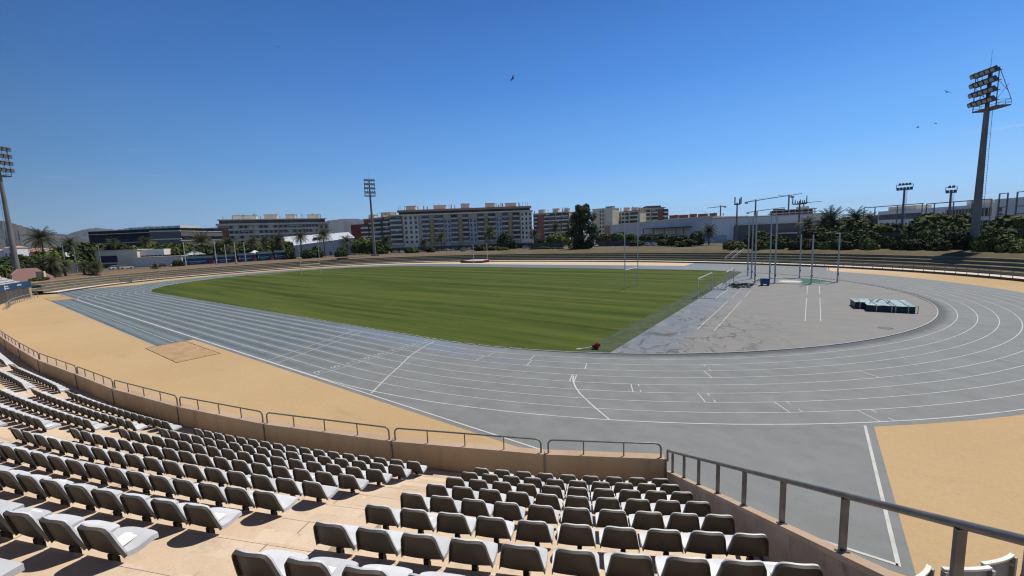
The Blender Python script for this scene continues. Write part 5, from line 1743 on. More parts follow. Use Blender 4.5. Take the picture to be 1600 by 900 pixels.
def crane(px, dist, pytop, pyjib, left, right, lab, slope=0.0):
    p = at(px, dist, pytop); q = at(px, dist, pyjib)
    g = thing('tower_crane', lab, 'crane', (p.x, p.y, ZP - 1), math.atan2(CAM.y - p.y, CAM.x - p.x) + PI / 2, 'tower cranes on the horizon')
    h, hj = p.z - ZP + 1, q.z - ZP + 1
    k = dist / 642.0
    m = MB(); m.box((0, 0, hj / 2), (1.5, 1.5, hj)); m.build('mast', M['crane'], g)
    m = MB(); m.box((0, 0, (h + hj) / 2), (.8, .8, h - hj)); m.build('tower_top', M['crane'], g)
    m = MB(); m.tube((0, 0, hj), (right * k, 0, hj + slope * right * k), 0.55, 0.4, n=4); m.build('jib', M['crane'], g)
    m = MB(); m.tube((0, 0, hj), (left * k, 0, hj + slope * left * k), 0.6, n=4); m.build('counter_jib', M['crane'], g)
    m = MB(); m.box((left * k * .9, 0, hj + slope * left * k - .8), (3.4, 1.2, 2.0)); m.build('counterweight', B['grey'], g)
    m = MB(); m.tube((0, 0, h), (right * k * .6, 0, hj + slope * right * k * .6), .12, n=4); m.tube((0, 0, h), (left * k * .9, 0, hj + slope * left * k), .12, n=4); m.build('tie_rod', M['crane'], g)


crane(1126, 640, 320.5, 323, 6, -17, 'small tower crane above the roofs left of the forked mast', 0.04)
crane(1181, 560, 311, 313.5, -12, 50, 'long jib tower crane behind the throwing cage', 0.10)
crane(1233, 590, 304, 306.5, 4, -12, 'tower crane over the unfinished building', -0.14)
crane(1179.5, 700, 329, 330.5, -9, 34, 'lower tower crane behind the throwing cage', 0.10)
crane(1256, 700, 316, 317, -5, 18, 'partly hidden tower crane behind the lamp crown', 0.03)

# white offices on the right with steel frames
f = Frame('white_office', 'white office with a dark ribbon window and flat steel frame, left of the tall tower', 'office building', 1371, 262, 1440, 252, 328.5)
f.box('wall', B['white'], 0, f.W, 0, 18, 0, f.H)
f.box('ribbon_window', M['glass'], f.W * .03, f.W * .97, -.12, .2, f.H - 4.0, f.H - 1.6)
for i in range(9):
    f.box('window', M['glass'], f.W * (.28 + .075 * i), f.W * (.315 + .075 * i), -.1, .2, f.H - 7.6, f.H - 5.6)
f.box('roof_plant', B['grey'], f.W * .12, f.W * .75, 3, 12, f.H, f.H + 1.8)
f.box('steel_frame', M['steel'], -5.5, f.W + 1, -1.6, -1.2, f.H + 2.0, f.H + 2.35)
for x in (-5.5, -.6, f.W * .5, f.W + .6):
    f.box('frame_post', M['steel'], x, x + .22, -1.6, -1.2, 0, f.H + 2.0)
f.box('escape_stair', B['dark'], -5.2, -.8, -1, 6, 0, f.H - 1.6)
f = Frame('white_office', 'white office with barred windows and steel frame behind the tall tower', 'office building', 1440, 250, 1552, 236, 322)
f.box('wall', B['white'], 0, f.W, 0, 18, 0, f.H)
f.box('ribbon_window', M['glass'], f.W * .36, f.W * .97, -.12, .2, f.H - 4.4, f.H - 1.4)
for i in range(14):
    f.box('mullion', B['grey'], f.W * (.37 + .043 * i), f.W * (.378 + .043 * i), -.2, -.1, f.H - 4.8, f.H - .8)
f.box('lower_window', M['glass'], f.W * .3, f.W * .97, -.12, .2, f.H - 9, f.H - 6)
f.box('roof_plant', B['grey'], f.W * .55, f.W * .9, 3, 12, f.H, f.H + 1.6)
f.box('steel_frame', M['steel'], f.W * .1, f.W, -1.6, -1.2, f.H + 1.5, f.H + 1.85)
for x in (.1, .22, .5, .75, .99):
    f.box('frame_post', M['steel'], f.W * x, f.W * x + .2, -1.6, -1.2, 0, f.H + 1.5)
f = Frame('white_office', 'taller white office with roof pergolas at the right edge', 'office building', 1552, 234, 1640, 222, 308)
f.box('wall', B['white'], 0, f.W, 0, 18, 0, f.H)
f.box('window', M['glass'], f.W * .06, f.W * .15, -.12, .2, f.H - 4.6, f.H - 3); f.box('ribbon_window', M['glass'], f.W * .04, f.W * .42, -.12, .2, f.H - 12, f.H - 6); f.box('window', M['glass'], f.W * .06, f.W * .15, -.14, .2, f.H - 5.8, f.H - 5.0)
for x0, x1 in ((.19, .36), (.52, .8)):
    f.box('steel_frame', M['steel'], f.W * x0, f.W * x1, -2.2, -1.8, f.H + 1.6, f.H + 1.85)
    f.box('frame_post', M['steel'], f.W * x0, f.W * x0 + .22, -2.2, -1.8, f.H - 10, f.H + 1.6); f.box('frame_post', M['steel'], f.W * x1 - .22, f.W * x1, -2.2, -1.8, f.H - 10, f.H + 1.6)
    for k in range(3):
        f.box('frame_rail', M['steel'], f.W * x0, f.W * x1, -2.15, -1.85, f.H - 3.2 - 2.6 * k, f.H - 2.9 - 2.6 * k)

# ------------------------------------------------------------------ hills and far town
def ridge(name, pts, dist, mat, depth, seed):
    """a ridge whose crest passes through the given directions at its own distance"""
    front, crest, back = [], [], []
    n = len(pts)
    fine = []
    for (xa, ya), (xb, yb) in zip(pts, pts[1:]):
        for i in range(6):
            u = i / 6
            fine.append((xa + (xb - xa) * u, ya + (yb - ya) * u))
    fine.append(pts[-1])
    rows = [[], [], [], [], []]
    for i, (px_, py_) in enumerate(fine):
        c = at(px_, dist, py_)
        d = Vector((c.x - CAM.x, c.y - CAM.y)).normalized()
        hh = c.z + 4 + noise.noise(Vector((i * .6, seed, 0))) * 0.03 * c.z
        for r_, (k, hk) in enumerate(((-depth, 0.0), (-depth * .55, 0.42), (-depth * .25, 0.75), (0, 1.0), (depth * .8, 0.0))):
            jit = 1 + (0.25 * noise.noise(Vector((i * .5, r_ * 3.1, seed))) if 0 < r_ < 3 else 0)
            rows[r_].append((c.x + d.x * k, c.y + d.y * k, hh * hk * jit - 3))
    m = MB()
    for A, B_ in zip(rows, rows[1:]):
        m.loft(A, B_)
    return tag(m.build(name, mat, smooth=70), kind='structure')


M['hill'] = m_hill('scrub_hill', (0.060, 0.064, 0.070), (0.110, 0.104, 0.100), (0.052, 0.062, 0.058))
M['hill2'] = m_hill('far_hill', (0.055, 0.060, 0.060), (0.085, 0.085, 0.080), (0.05, 0.06, 0.05))
ridge('hill', [(-260, 372), (-120, 356), (-40, 346), (0, 345), (14, 347), (30, 352), (50, 358), (72, 363), (95, 366), (118, 368), (150, 371), (200, 380), (260, 392)], 3600, M['hill'], 1300, 1)
ridge('hill', [(60, 385), (95, 370), (115, 363), (130, 359), (150, 356), (180, 359), (196, 357), (230, 354), (270, 355), (310, 358), (340, 355), (420, 356), (470, 352), (500, 347), (518, 344), (540, 342), (560, 342), (600, 350), (660, 362), (720, 376)], 6500, M['hill2'], 1800, 2)

hr_ = random.Random(31)
hc = [B['white'], B['cream'], B['terracotta'], B['brick'], B['lightgrey']]
for i in range(22):
    px_ = 2 + i * 6.6 + hr_.uniform(-2, 2)
    dist = hr_.uniform(520, 900)
    top = hr_.uniform(386, 397)
    p = at(px_, dist, top - 0.04 * px_ + 2)
    w = dist / 642 * hr_.uniform(7, 13)
    g = thing('town_house', '%s small pale house of the far town from the left edge' % ORD[i + 1], 'house', (p.x, p.y, 0.5), hr_.uniform(0, 1.5), 'houses of the far town')
    h = max(5.0, p.z - 0.5)
    m = MB(); m.box((0, 0, h / 2), (w, w * .8, h)); m.build('wall', hc[i % 5] if i % 3 else B['white'], g)
    m = MB(); m.add([(-w * .55, -w * .45, h), (w * .55, -w * .45, h), (w * .55, w * .45, h), (-w * .55, w * .45, h), (-w * .3, 0, h + w * .16), (w * .3, 0, h + w * .16)], [(0, 1, 5, 4), (2, 3, 4, 5), (1, 2, 5), (3, 0, 4), (3, 2, 1, 0)]); m.build('roof', B['terracotta'], g)
    m = MB()
    for q in (-.3, .0, .3):
        m.box((q * w, -w * .4 - .1, h * .6), (w * .12, .2, h * .25))
    m.build('windows', M['glass'], g)

# ------------------------------------------------------------------ end of the stand on the left
pe, ne = wall_pt(S_END - 4.2, 0.0)
pe2, ne2 = wall_pt(S_END - 0.05, 0.0)
bn = thing('banner', 'long blue banner with white marks hung on the far end of the stand', 'banner', (0, 0, 0))
M['banner'] = plain('blue_banner', (0.012, 0.085, 0.175), 0.5, 0.15, 0.4)
M['banner_white'] = plain('banner_white', (0.7, 0.74, 0.76), 0.5, 0.05)
m = MB(); mw = MB()
S0 = S_END - 26
for i in range(20):
    s0_, s1_ = S0 + (S_END - S0 - .02) * i / 20, S0 + (S_END - S0 - .02) * (i + 1) / 20
    a, na = wall_pt(s0_, -0.30); b, nb = wall_pt(s1_, -0.30)
    m.add([(a.x, a.y, 2.2), (b.x, b.y, 2.2), (b.x, b.y, 3.5), (a.x, a.y, 3.5)], [(0, 1, 2, 3)])
    m.add([(a.x - na.x * .05, a.y - na.y * .05, 2.2), (b.x - nb.x * .05, b.y - nb.y * .05, 2.2), (b.x - nb.x * .05, b.y - nb.y * .05, 3.5), (a.x - na.x * .05, a.y - na.y * .05, 3.5)], [(3, 2, 1, 0)])
m.build('cloth', M['banner'], bn)
for sq, zq, wq, hq in ((S_END - 4.3, 2.95, 1.6, 0.28), (S_END - 10.6, 2.85, 0.5, 0.9), (S_END - 9.6, 3.05, 1.4, 0.2), (S_END - 9.5, 2.65, 1.8, 0.18), (S_END - 15.5, 2.8, 1.8, .4)):
    p, n = wall_pt(sq, -0.33)
    m = MB(); m.box((p.x, p.y, zq), (wq, 0.03, hq), math.atan2(n.y, n.x) - PI / 2); m.build('mark', M['banner_white'], bn)
# pink rendered wall with a doorway behind the stand's end
f = Frame('pink_wall', 'low pink rendered wall with a square doorway below the left tower', 'wall', 10, 150, 78, 158, 420)
hh = at(30, 153, 420).z - f.z0
M['pink'] = bmat('pink_render', (0.50, 0.29, 0.25)); W = f.W
m = MB()
pr = [(0, .0), (W * .05, hh * .62), (W * .22, hh), (W * .62, hh), (W * .80, hh * .62), (W * 1.0, hh * .30), (W * 1.0, 0)]
m.add([(x, 0, z) for x, z in pr] + [(x, .5, z) for x, z in pr], [tuple(range(7)), tuple(range(13, 6, -1))] + [(i, i + 1, i + 8, i + 7)[::-1] for i in range(6)])
m.build('wall', M['pink'], f.o)
f.box('doorway', B['dark'], W * .58, W * .74, -.04, .1, 0, hh * .72); f.box('door_post', B['cream'], W * .74, W * .78, -.3, .1, 0, hh * .72)
fb = thing('low_gate', 'low pale gate panels on the walkway at the end of the banner', 'gate', tuple(edge_pt(PI + .485, .3)) + (0.36,), 0.85)
m = MB(); m.box((0, 0, .55), (2.6, .08, .9)); m.build('panel', M['steel_light'], fb)
for x in (-1.35, 1.35):
    m = MB(); m.box((x, 0, .75), (.12, .12, 1.5)); m.build('post', M['steel'], fb)

# ------------------------------------------------------------------ blue hoardings, poles, fences
M['hoard'] = plain('blue_hoarding', (0.012, 0.075, 0.15), 0.5, 0.12, 0.3); M['hoard_dark'] = plain('dark_blue_hoarding', (0.010, 0.032, 0.05), 0.6, 0.2, 0.3)
M['magenta'] = plain('magenta_print', (0.20, 0.03, 0.08), 0.5, 0.2, .5)
HN = ['first', 'second', 'third', 'fourth', 'fifth']
for i, (pa, pb) in enumerate(((285, 332), (334.5, 367), (370.5, 398), (400.5, 424.5), (427.5, 452.5))):
    da = 203 - 0.0 * i
    f = Frame('blue_hoarding', '%s blue printed hoarding from the left behind the far left terrace' % HN[i], 'hoarding', pa, da + 2 * i, pb, da + 2 * i + 1.5, 402 - 2.5 * i - 1.2, 'blue hoardings behind the terrace', ZP - .1)
    h = f.H * 1.0
    f.box('panel', M['hoard'], 0, f.W * .84, 0, .3, 0.25, h * .74)
    m = MB(); m.add([(-.2, -.3, h * .74), (f.W + .1, -.3, h * .74), (f.W, 1.8, h), (0, 1.8, h), (-.2, -.3, h * .78), (f.W + .1, -.3, h * .78), (f.W, 1.8, h + .1), (0, 1.8, h + .1)], [(3, 2, 1, 0), (4, 5, 6, 7), (0, 1, 5, 4), (1, 2, 6, 5), (2, 3, 7, 6), (3, 0, 4, 7)]); m.build('roof', M['hoard_dark'], f.o)
    m = MB(); m.prism([(f.W * .84, 0), (f.W, 0), (f.W, .3), (f.W * .84, .3)], 0.1, h * .74); m.build('end_panel', M['magenta'], f.o)
    f.box('back_wall', M['hoard_dark'], 0, f.W, 1.6, 1.8, 0, h)
    f.box('emblem', M['banner_white'], f.W * .05, f.W * .11, -.05, 0, h * .28, h * .58)
    f.box('text_line', M['banner_white'], f.W * .16, f.W * .74, -.05, 0, h * .38, h * .45)
    f.box('text_line', M['banner_white'], f.W * .2, f.W * .55, -.05, 0, h * .22, h * .25)
for i, (px_, dist, top, lab) in enumerate(((286, 190, 379, 'tall white pole left of the first blue hoarding'), (334, 190, 376, 'tall white pole between the first and second blue hoardings'), (350.5, 196, 382, 'tall white pole behind the second blue hoarding'), (365.5, 188, 378, 'tall white pole between the second and third blue hoardings'), (380.5, 197, 379, 'tall white pole behind the third blue hoarding'), (97, 186, 384, 'slim light pole above the bushy palms on the left'), (114.5, 186, 386, 'slim light pole right of the bushy palms'), (153, 205, 383, 'slim light pole at the left end of the low grey building'))):
    p = at(px_, dist, top)
    g = thing('light_pole', lab, 'pole', (p.x, p.y, ZP - .2), 0, 'white poles beyond the left terrace')
    h = p.z - ZP + .2
    m = MB(); m.tube((0, 0, 0), (0, 0, h), .16, .11, n=8); m.build('pole', M['alu'] if i < 5 else M['steel_light'], g)
    m = MB(); m.box((0, 0, .15), (.6, .6, .3)); m.build('base', M['nosing'], g)


def fence(name, lab, pts, h, mat, post=4.0):
    W_ = [Vector((p.x, p.y)) for p in pts]
    g = thing(name, lab, 'fence', (W_[0].x, W_[0].y, ZP - .2))
    m = MB(); mp = MB()
    for a, b in zip(W_, W_[1:]):
        d = b - a
        a0, b0 = a - W_[0], b - W_[0]
        c = (a0 + b0) / 2
        m.box((c.x, c.y, h / 2), (d.length, .06, h), math.atan2(d.y, d.x))
        n = max(1, int(d.length / post))
        for i in range(n + 1):
            q = a0.lerp(b0, i / n)
            mp.tube((q.x, q.y, 0), (q.x, q.y, h + .15), .06, n=5)
    m.build('fence_panel', mat, g); mp.build('posts', M['steel'], g)


M['fence'] = plain('green_grey_screen', (0.115, 0.12, 0.105), 0.8, 0.15, 0.4)
M['fence2'] = plain('dark_fence_screen', (0.075, 0.08, 0.078), 0.8, 0.2, 0.3)
fence('screen_fence', 'grey green screen fence behind the left floodlight tower', [at(px_, d) for px_, d in ((-60, 175), (0, 178), (60, 182), (125, 190))], 3.6, M['fence'])
fence('screen_fence', 'dark screen fence with parked cars below the long apartment block', [at(px_, d) for px_, d in ((600, 240), (700, 236), (800, 226), (880, 216))], 2.6, M['fence2'])
fence('screen_fence', 'dark screen fence between the big tree and the hedge', [at(px_, d) for px_, d in ((930, 205), (1000, 198), (1070, 192))], 2.5, M['fence2'])
fence('screen_fence', 'dark screen fence behind the right hedge', [at(px_, d) for px_, d in ((1300, 156), (1380, 150), (1470, 146), (1600, 140))], 3.3, M['fence2'])

# ------------------------------------------------------------------ parked cars
CARC = [('white', (0.75, 0.75, 0.74)), ('silver', (0.45, 0.46, 0.47)), ('dark grey', (0.06, 0.06, 0.065)), ('pale grey', (0.6, 0.6, 0.6))]
CM = [plain('car_paint_' + n.replace(' ', '_'), c, 0.25, 0.03, 1.0, 0.5) for n, c in CARC]


def car_parts(g, mat):
    m = MB()
    pr = [(-2.1, .35), (2.1, .35), (2.15, .75), (1.3, .95), (-2.05, 1.0), (-2.15, .7)]
    m.add([(x, -.85, z) for x, z in pr] + [(x, .85, z) for x, z in pr], [tuple(range(6)), tuple(range(11, 5, -1))] + [(i, (i + 1) % 6, 6 + (i + 1) % 6, 6 + i)[::-1] for i in range(6)])
    m.build('body', mat, g)
    m = MB()
    pr = [(-1.9, .97), (1.1, .95), (.4, 1.42), (-1.3, 1.45)]
    m.add([(x, -.78, z) for x, z in pr] + [(x, .78, z) for x, z in pr], [tuple(range(4)), tuple(range(7, 3, -1))] + [(i, (i + 1) % 4, 4 + (i + 1) % 4, 4 + i)[::-1] for i in range(4)])
    m.build('cabin', M['glass'], g)
    m = MB(); m.box((-.45, 0, 1.46), (1.75, 1.5, .06)); m.build('roof', mat, g)
    for sx_ in (-1.3, 1.3):
        for sy_ in (-.8, .8):
            m = MB(); m.tube((sx_, sy_ - .1, .33), (sx_, sy_ + .1, .33), .33, n=10); m.build('wheel', M['black'], g)


cars = [(604, 232, 0), (618, 230, 1), (627, 230, 0), (654, 228, 0), (689, 229, 3), (698, 228, 1), (708, 228, 0), (716, 227, 2), (725, 226, 0), (733, 225, 3), (741, 225, 1), (752, 224, 0), (822, 216, 3), (178, 202, 0), (192, 201, 3), (239, 200, 0), (251, 200, 2), (272, 199, 0), (548, 236, 0), (531, 236, 1), (541, 236, 2), (930, 200, 0), (1012, 193, 0), (1022, 193, 3)]
seen = {}
for px_, dist, ci in cars:
    zone = 'behind the left terrace' if px_ < 300 else 'near the pale blue hall' if px_ < 560 else 'below the long apartment block' if px_ < 840 else 'behind the right part of the far terrace'
    key = (zone, ci)
    seen[key] = seen.get(key, 0) + 1
    p = at(px_, dist)
    g = thing('parked_car', '%s %s parked car from the left, %s' % (ORD[seen[key]], CARC[ci][0], zone), 'car', (p.x, p.y, ZP - .1), math.atan2(CAM.y - p.y, CAM.x - p.x) + PI / 2 + rng.choice((0.0, .5, 1.2, 1.5)), 'cars parked beyond the stadium')
    car_parts(g, CM[ci])

# ------------------------------------------------------------------ trees, palms, bushes
def crown_mesh(name, seed, mat, n=1300, leaf=0.13, blobs=9, flat_=0.8, tall=False):
    r = random.Random(seed)
    bl = []
    for i in range(blobs):
        a = r.uniform(0, 2 * PI); rr = r.uniform(0.2, 0.78)
        z = r.uniform(0.15, 0.95) if not tall else r.uniform(0.1, 1.0)
        s = r.uniform(0.30, 0.48) * (1.0 - 0.35 * max(0, z - .5))
        k = 1.0 - 0.55 * max(0.0, z - 0.45)
        bl.append((math.cos(a) * rr * k, math.sin(a) * rr * k, z * flat_, s))
    bl.append((0, 0, 0.5 * flat_, 0.5))
    m = MB()
    for i in range(n):
        bx, by, bz, s = r.choice(bl)
        d = Vector((r.gauss(0, 1), r.gauss(0, 1), r.gauss(0, 0.9))).normalized()
        q = s * r.uniform(0.62, 1.08)
        c = Vector((bx, by, bz)) + d * q
        if c.z < 0.02: c.z = abs(c.z) * .4 + 0.02
        up = (d + Vector((r.uniform(-.8, .8), r.uniform(-.8, .8), r.uniform(-.2, 1.0)))).normalized()
        a = up.orthogonal().normalized(); b = up.cross(a)
        t = r.uniform(0, PI); a, b = a * math.cos(t) + b * math.sin(t), b * math.cos(t) - a * math.sin(t)
        L = leaf * r.uniform(.6, 1.35)
        m.add([c - a * L, c - b * L * .6 + up * L * .15, c + a * L, c + b * L * .6 + up * L * .15], [(0, 1, 2, 3)])
    me_o = m.build(name, mat)
    me = me_o.data
    bpy.data.objects.remove(me_o)
    return me


CR = {}
for key, mat, tall in (('dark', 'leaf_dark', False), ('mid', 'leaf_mid', False), ('light', 'leaf_light', False)):
    CR[key] = [crown_mesh('crown', 40 + i + hash(key) % 1 + len(key) * 7, M[mat], 2600, 0.115, 13 + i) for i in range(3)]
mt_ = MB(); mt_.path([(0, 0, 0), (0.02, 0.01, .4), (-0.01, 0.02, .8), (0.03, 0, 1.1)], [.09, .075, .06, .03], 8)
for a in (0.4, 2.3, 4.4):
    mt_.path([(0, 0, .6), (math.cos(a) * .3, math.sin(a) * .3, 1.0), (math.cos(a) * .5, math.sin(a) * .5, 1.35)], [.045, .03, .015], 6)
TRUNK = mt_.build('trunk', M['bark'], smooth=60).data
bpy.data.objects.remove(bpy.data.objects['trunk'])
vr = random.Random(77)


def plant_from(name, label, cat, loc, meshes, group, rz=0.0):
    g = thing(name, label, cat, loc, rz, group)
    for nm, me, sc, lz in meshes:
        o = bpy.data.objects.new(nm, me); COL.objects.link(o); o.parent = g
        o.scale = sc; o.location = (0, 0, lz)
    return g


def tree(name, label, x, y, z, h, w, kind, group, trunk=0.22):
    hc_ = h * (1 - trunk)
    ms = [('crown', vr.choice(CR[kind]), (w / 2 * 1.0, w / 2 * 1.0, hc_ * 0.92), h * trunk)]
    ms.append(('trunk', TRUNK, (max(.5, w * .22), max(.5, w * .22), h * trunk * 1.35), 0.0))
    return plant_from(name, label, 'tree' if h > 4.6 else 'bush', (x, y, z), ms, group, vr.uniform(0, 6.28))


def fan(px, dist, pytop, w, kind, lab, group, trunk=0.2, name='tree', zb=None):
    p = at(px, dist, pytop)
    zb = ZP - .1 if zb is None else zb
    return tree(name, lab, p.x, p.y, zb, p.z - zb, w, kind, group, trunk)


# hedge of bushes on top of the right terraces
i = 0
t = 1.17
while t > -0.36:
    for row in range(2):
        o = off + 5.5 + row * 4.0 + vr.uniform(-.8, .8)
        p = edge_pt(t + vr.uniform(-.01, .01), o)
        q = proj((p.x, p.y, ZP + 2))
        if q is None or q[0] > 1680 or q[0] < 1040: continue
        if abs(q[0] - 1521) < 24 and row == 0: continue
        i += 1
        h = vr.uniform(2.3, 3.3) if row == 0 else vr.uniform(3.0, 4.4)
        tree('hedge_bush', '%s bush from the left in the %s row of the right terrace hedge' % (ORD[min(30, (i + 1) // 2)], 'front' if row == 0 else 'rear'), p.x, p.y, ZP - .3, h, vr.uniform(3.8, 5.4), vr.choice(('dark', 'dark', 'mid')), 'hedge bushes above the right terraces', 0.03)
    t -= 0.045 if t > .45 else 0.062
# trees behind the right hedge
for j, (px_, dist, top, w, kd) in enumerate(((1062, 170, 366, 9, 'dark'), (1090, 172, 360, 8, 'dark'), (1072, 165, 372, 8, 'mid'), (1185, 160, 360, 8, 'mid'), (1205, 158, 364, 8, 'dark'), (1278, 165, 356, 10, 'dark'), (1292, 180, 337, 9, 'dark'), (1312, 172, 352, 9, 'mid'), (1330, 185, 338, 12, 'dark'), (1350, 170, 345, 11, 'mid'), (1366, 158, 351, 10, 'mid'), (1382, 160, 349, 11, 'dark'), (1398, 175, 348, 10, 'mid'), (1424, 170, 354, 9, 'mid'), (1440, 180, 350, 8, 'dark'), (1455, 165, 336, 12, 'mid'), (1470, 170, 333, 13, 'mid'), (1490, 166, 335, 12, 'mid'), (1506, 172, 346, 9, 'dark'), (1546, 158, 345, 10, 'mid'), (1566, 165, 345, 9, 'dark'), (1585, 150, 337, 12, 'mid'), (1604, 155, 336, 12, 'mid'), (1462, 140, 353, 7, 'dark'), (1446, 145, 358, 6, 'mid'), (1545, 140, 352, 9, 'dark'), (1575, 138, 354, 8, 'dark'), (1340, 142, 357, 9, 'dark'), (1300, 146, 361, 8, 'mid'))):
    fan(px_, dist, top, w, kd, '%s tree from the left rising behind the right terrace hedge' % ORD[j + 1], 'trees behind the right hedge', 0.1)
# middle: bushes and trees in front of the buildings
for j, (px_, dist, top, w, kd, nm) in enumerate(((572, 240, 370, 15, 'light', 'bright green tree left of the distant floodlight tower'), (585, 226, 376, 9, 'dark', 'dark bush at the foot of the distant floodlight tower'), (600, 224, 380, 8, 'mid', 'mid green bush just right of the distant floodlight tower'), (638, 218, 387, 6, 'dark', 'small dark round bush left of the row of parked cars'), (646, 216, 386, 6, 'mid', 'small green bush with pale top left of the row of parked cars'), (673, 214, 386, 7, 'dark', 'dark round bush under the long apartment block'), (724, 205, 391, 4, 'dark', 'tiny dark bush on the bank left of the jump bed'), (748, 202, 382, 8, 'dark', 'dark bush behind the jump uprights'), (768, 200, 383, 8, 'mid', 'green bush just right of the jump uprights'), (792, 222, 362, 13, 'dark', 'broad dark tree in front of the right end of the long apartment block'), (800, 215, 374, 9, 'dark', 'lower dark tree beside the broad dark tree'), (785, 196, 386, 7, 'mid', 'low green bush right of the jump bed'), (848, 192, 385, 6, 'mid', 'low green bush left of the big tree'), (836, 190, 387, 5, 'dark', 'low dark bush farther left of the big tree'), (860, 188, 385, 6, 'mid', 'low green bush at the left foot of the big tree'), (874, 186, 386, 5, 'dark', 'low dark bush at the very foot of the big tree'), (864, 232, 365, 14, 'light', 'bright green tree left of the big dark tree'), (880, 240, 363, 10, 'light', 'bright green tree half hidden by the big dark tree'), (845, 238, 372, 8, 'dark', 'dark shrub under the red brick strip'), (947, 222, 366, 12, 'mid', 'green tree right of the big dark tree'), (960, 218, 364, 11, 'mid', 'rounded green tree under the beige apartments'), (975, 214, 364, 10, 'light', 'bright green tree left of the near rugby post'), (988, 212, 365, 10, 'mid', 'green tree between the near rugby posts'), (1012, 208, 364, 10, 'dark', 'dark tree right of the near rugby posts'), (1032, 204, 364, 11, 'dark', 'dark tree in front of the grey hall'), (1050, 200, 367, 9, 'mid', 'green tree in front of the grey hall gate'), (994, 190, 376, 8, 'dark', 'dark round bush on the bank behind the right rugby post'), (1038, 184, 374, 7, 'dark', 'dark round bush on the bank right of the rugby posts'), (1000, 206, 372, 8, 'mid', 'low green shrub behind the right rugby post'))):
    fan(px_, dist, top, w, kd, nm, 'trees in front of the far buildings', 0.08)
# left: trees before the offices and the low apartment block
for j, (px_, dist, top, w, kd) in enumerate(((118, 225, 381, 14, 'dark'), (132, 228, 379, 13, 'dark'), (146, 232, 383, 11, 'dark'), (164, 236, 380, 12, 'mid'), (180, 236, 378, 11, 'dark'), (198, 238, 383, 12, 'mid'), (226, 240, 377, 12, 'light'), (240, 240, 379, 10, 'light'), (257, 236, 380, 10, 'mid'), (272, 230, 381, 12, 'light'), (284, 228, 379, 10, 'mid'), (340, 238, 377, 13, 'mid'), (352, 240, 375, 13, 'light'), (372, 236, 379, 12, 'mid'), (386, 236, 378, 10, 'mid'), (404, 234, 377, 12, 'mid'), (418, 234, 374, 12, 'mid'), (430, 234, 376, 10, 'dark'), (443, 232, 377, 10, 'mid'), (300, 236, 383, 12, 'dark'), (322, 238, 384, 10, 'dark'), (85, 205, 391, 12, 'light'), (62, 225, 396, 14, 'dark'), (40, 228, 397, 14, 'dark'), (18, 225, 400, 13, 'dark'), (4, 205, 404, 12, 'dark'), (96, 212, 395, 10, 'mid'), (110, 214, 390, 10, 'dark'))):
    fan(px_, dist, top, w, kd, '%s green tree from the left in the belt before the left offices' % ORD[[k for k, _ in sorted(enumerate((118, 132, 146, 164, 180, 198, 226, 240, 257, 272, 284, 340, 352, 372, 386, 404, 418, 430, 443, 300, 322, 85, 62, 40, 18, 4, 96, 110)), key=lambda q: q[1])].index(j) + 1], 'trees before the left offices', 0.12)
for px_, dist, top, w, kd, nm in ((477, 205, 389, 7, 'dark', 'dark bush below the pale blue hall, left one'), (496, 205, 390, 6, 'dark', 'dark bush below the pale blue hall, second one'), (454, 210, 388, 6, 'dark', 'purplish dark bush at the left corner of the pale blue hall'), (494, 225, 384, 6, 'mid', 'small green tree before the pale blue hall wall'), (534, 226, 383, 6, 'mid', 'small green tree near the right end of the pale blue hall'), (530, 205, 391, 6, 'dark', 'dark bush on the bank right of the rugby poles'), (276, 196, 406, 4, 'dark', 'dark bush at the left end of the blue hoardings'), (22, 168, 412, 7, 'dark', 'dark bush behind the pink wall, left one'), (40, 172, 413, 6, 'dark', 'dark bush behind the left floodlight tower'), (60, 146, 433, 4, 'mid', 'low bush at the right end of the pink wall'), (2, 166, 414, 7, 'mid', 'bush cut by the left edge of the picture')):
    fan(px_, dist, top, w, kd, nm, 'bushes on the left bank', 0.06)

# the big dark tree beyond the far straight
bp = at(911, 172, 390)
bt = thing('big_tree', 'big dark tree standing alone on the bank beyond the far straight', 'tree', (bp.x, bp.y, ZP - .2), 0.4)
r_ = random.Random(12)
m = MB()
Hb = at(911, 172, 318).z - ZP
blobs = []
for i in range(46):
    z = r_.uniform(.06, .90); k = (1 - .55 * max(0, z - .6) / .4) * (1 - .25 * max(0, .25 - z) / .25)
    a = r_.uniform(0, 2 * PI); rr = r_.uniform(.1, 1.0) ** .6 * k
    blobs.append((math.cos(a) * rr * 5.9, math.sin(a) * rr * 5.9, z * Hb, r_.uniform(1.3, 2.3)))
blobs += [(-1.7, .5, Hb * .93, 1.25), (1.6, -.3, Hb * .94, 1.2), (0.2, 0, Hb * .86, 2.0), (-3.2, 0, Hb * .75, 1.7), (3.9, 0, Hb * .72, 1.8)]
for i in range(17000):
    bx, by, bz, s = r_.choice(blobs)
    d = Vector((r_.gauss(0, 1), r_.gauss(0, 1), r_.gauss(0, 1))).normalized()
    c = Vector((bx, by, bz)) + d * s * r_.uniform(.6, 1.12)
    if c.z < .3: c.z = .3 + r_.uniform(0, 1)
    up = (d + Vector((r_.uniform(-.8, .8), r_.uniform(-.8, .8), r_.uniform(-.3, .9)))).normalized()
    a = up.orthogonal().normalized(); b = up.cross(a); L = r_.uniform(.18, .42)
    m.add([c - a * L, c - b * L * .6, c + a * L, c + b * L * .6], [(0, 1, 2, 3)])
m.build('crown', M['leaf_dark'], bt)
m = MB(); m.path([(0, 0, 0), (.1, 0, 3), (-.2, .1, 8), (.1, 0, Hb * .8)], [.7, .55, .4, .12], 10)
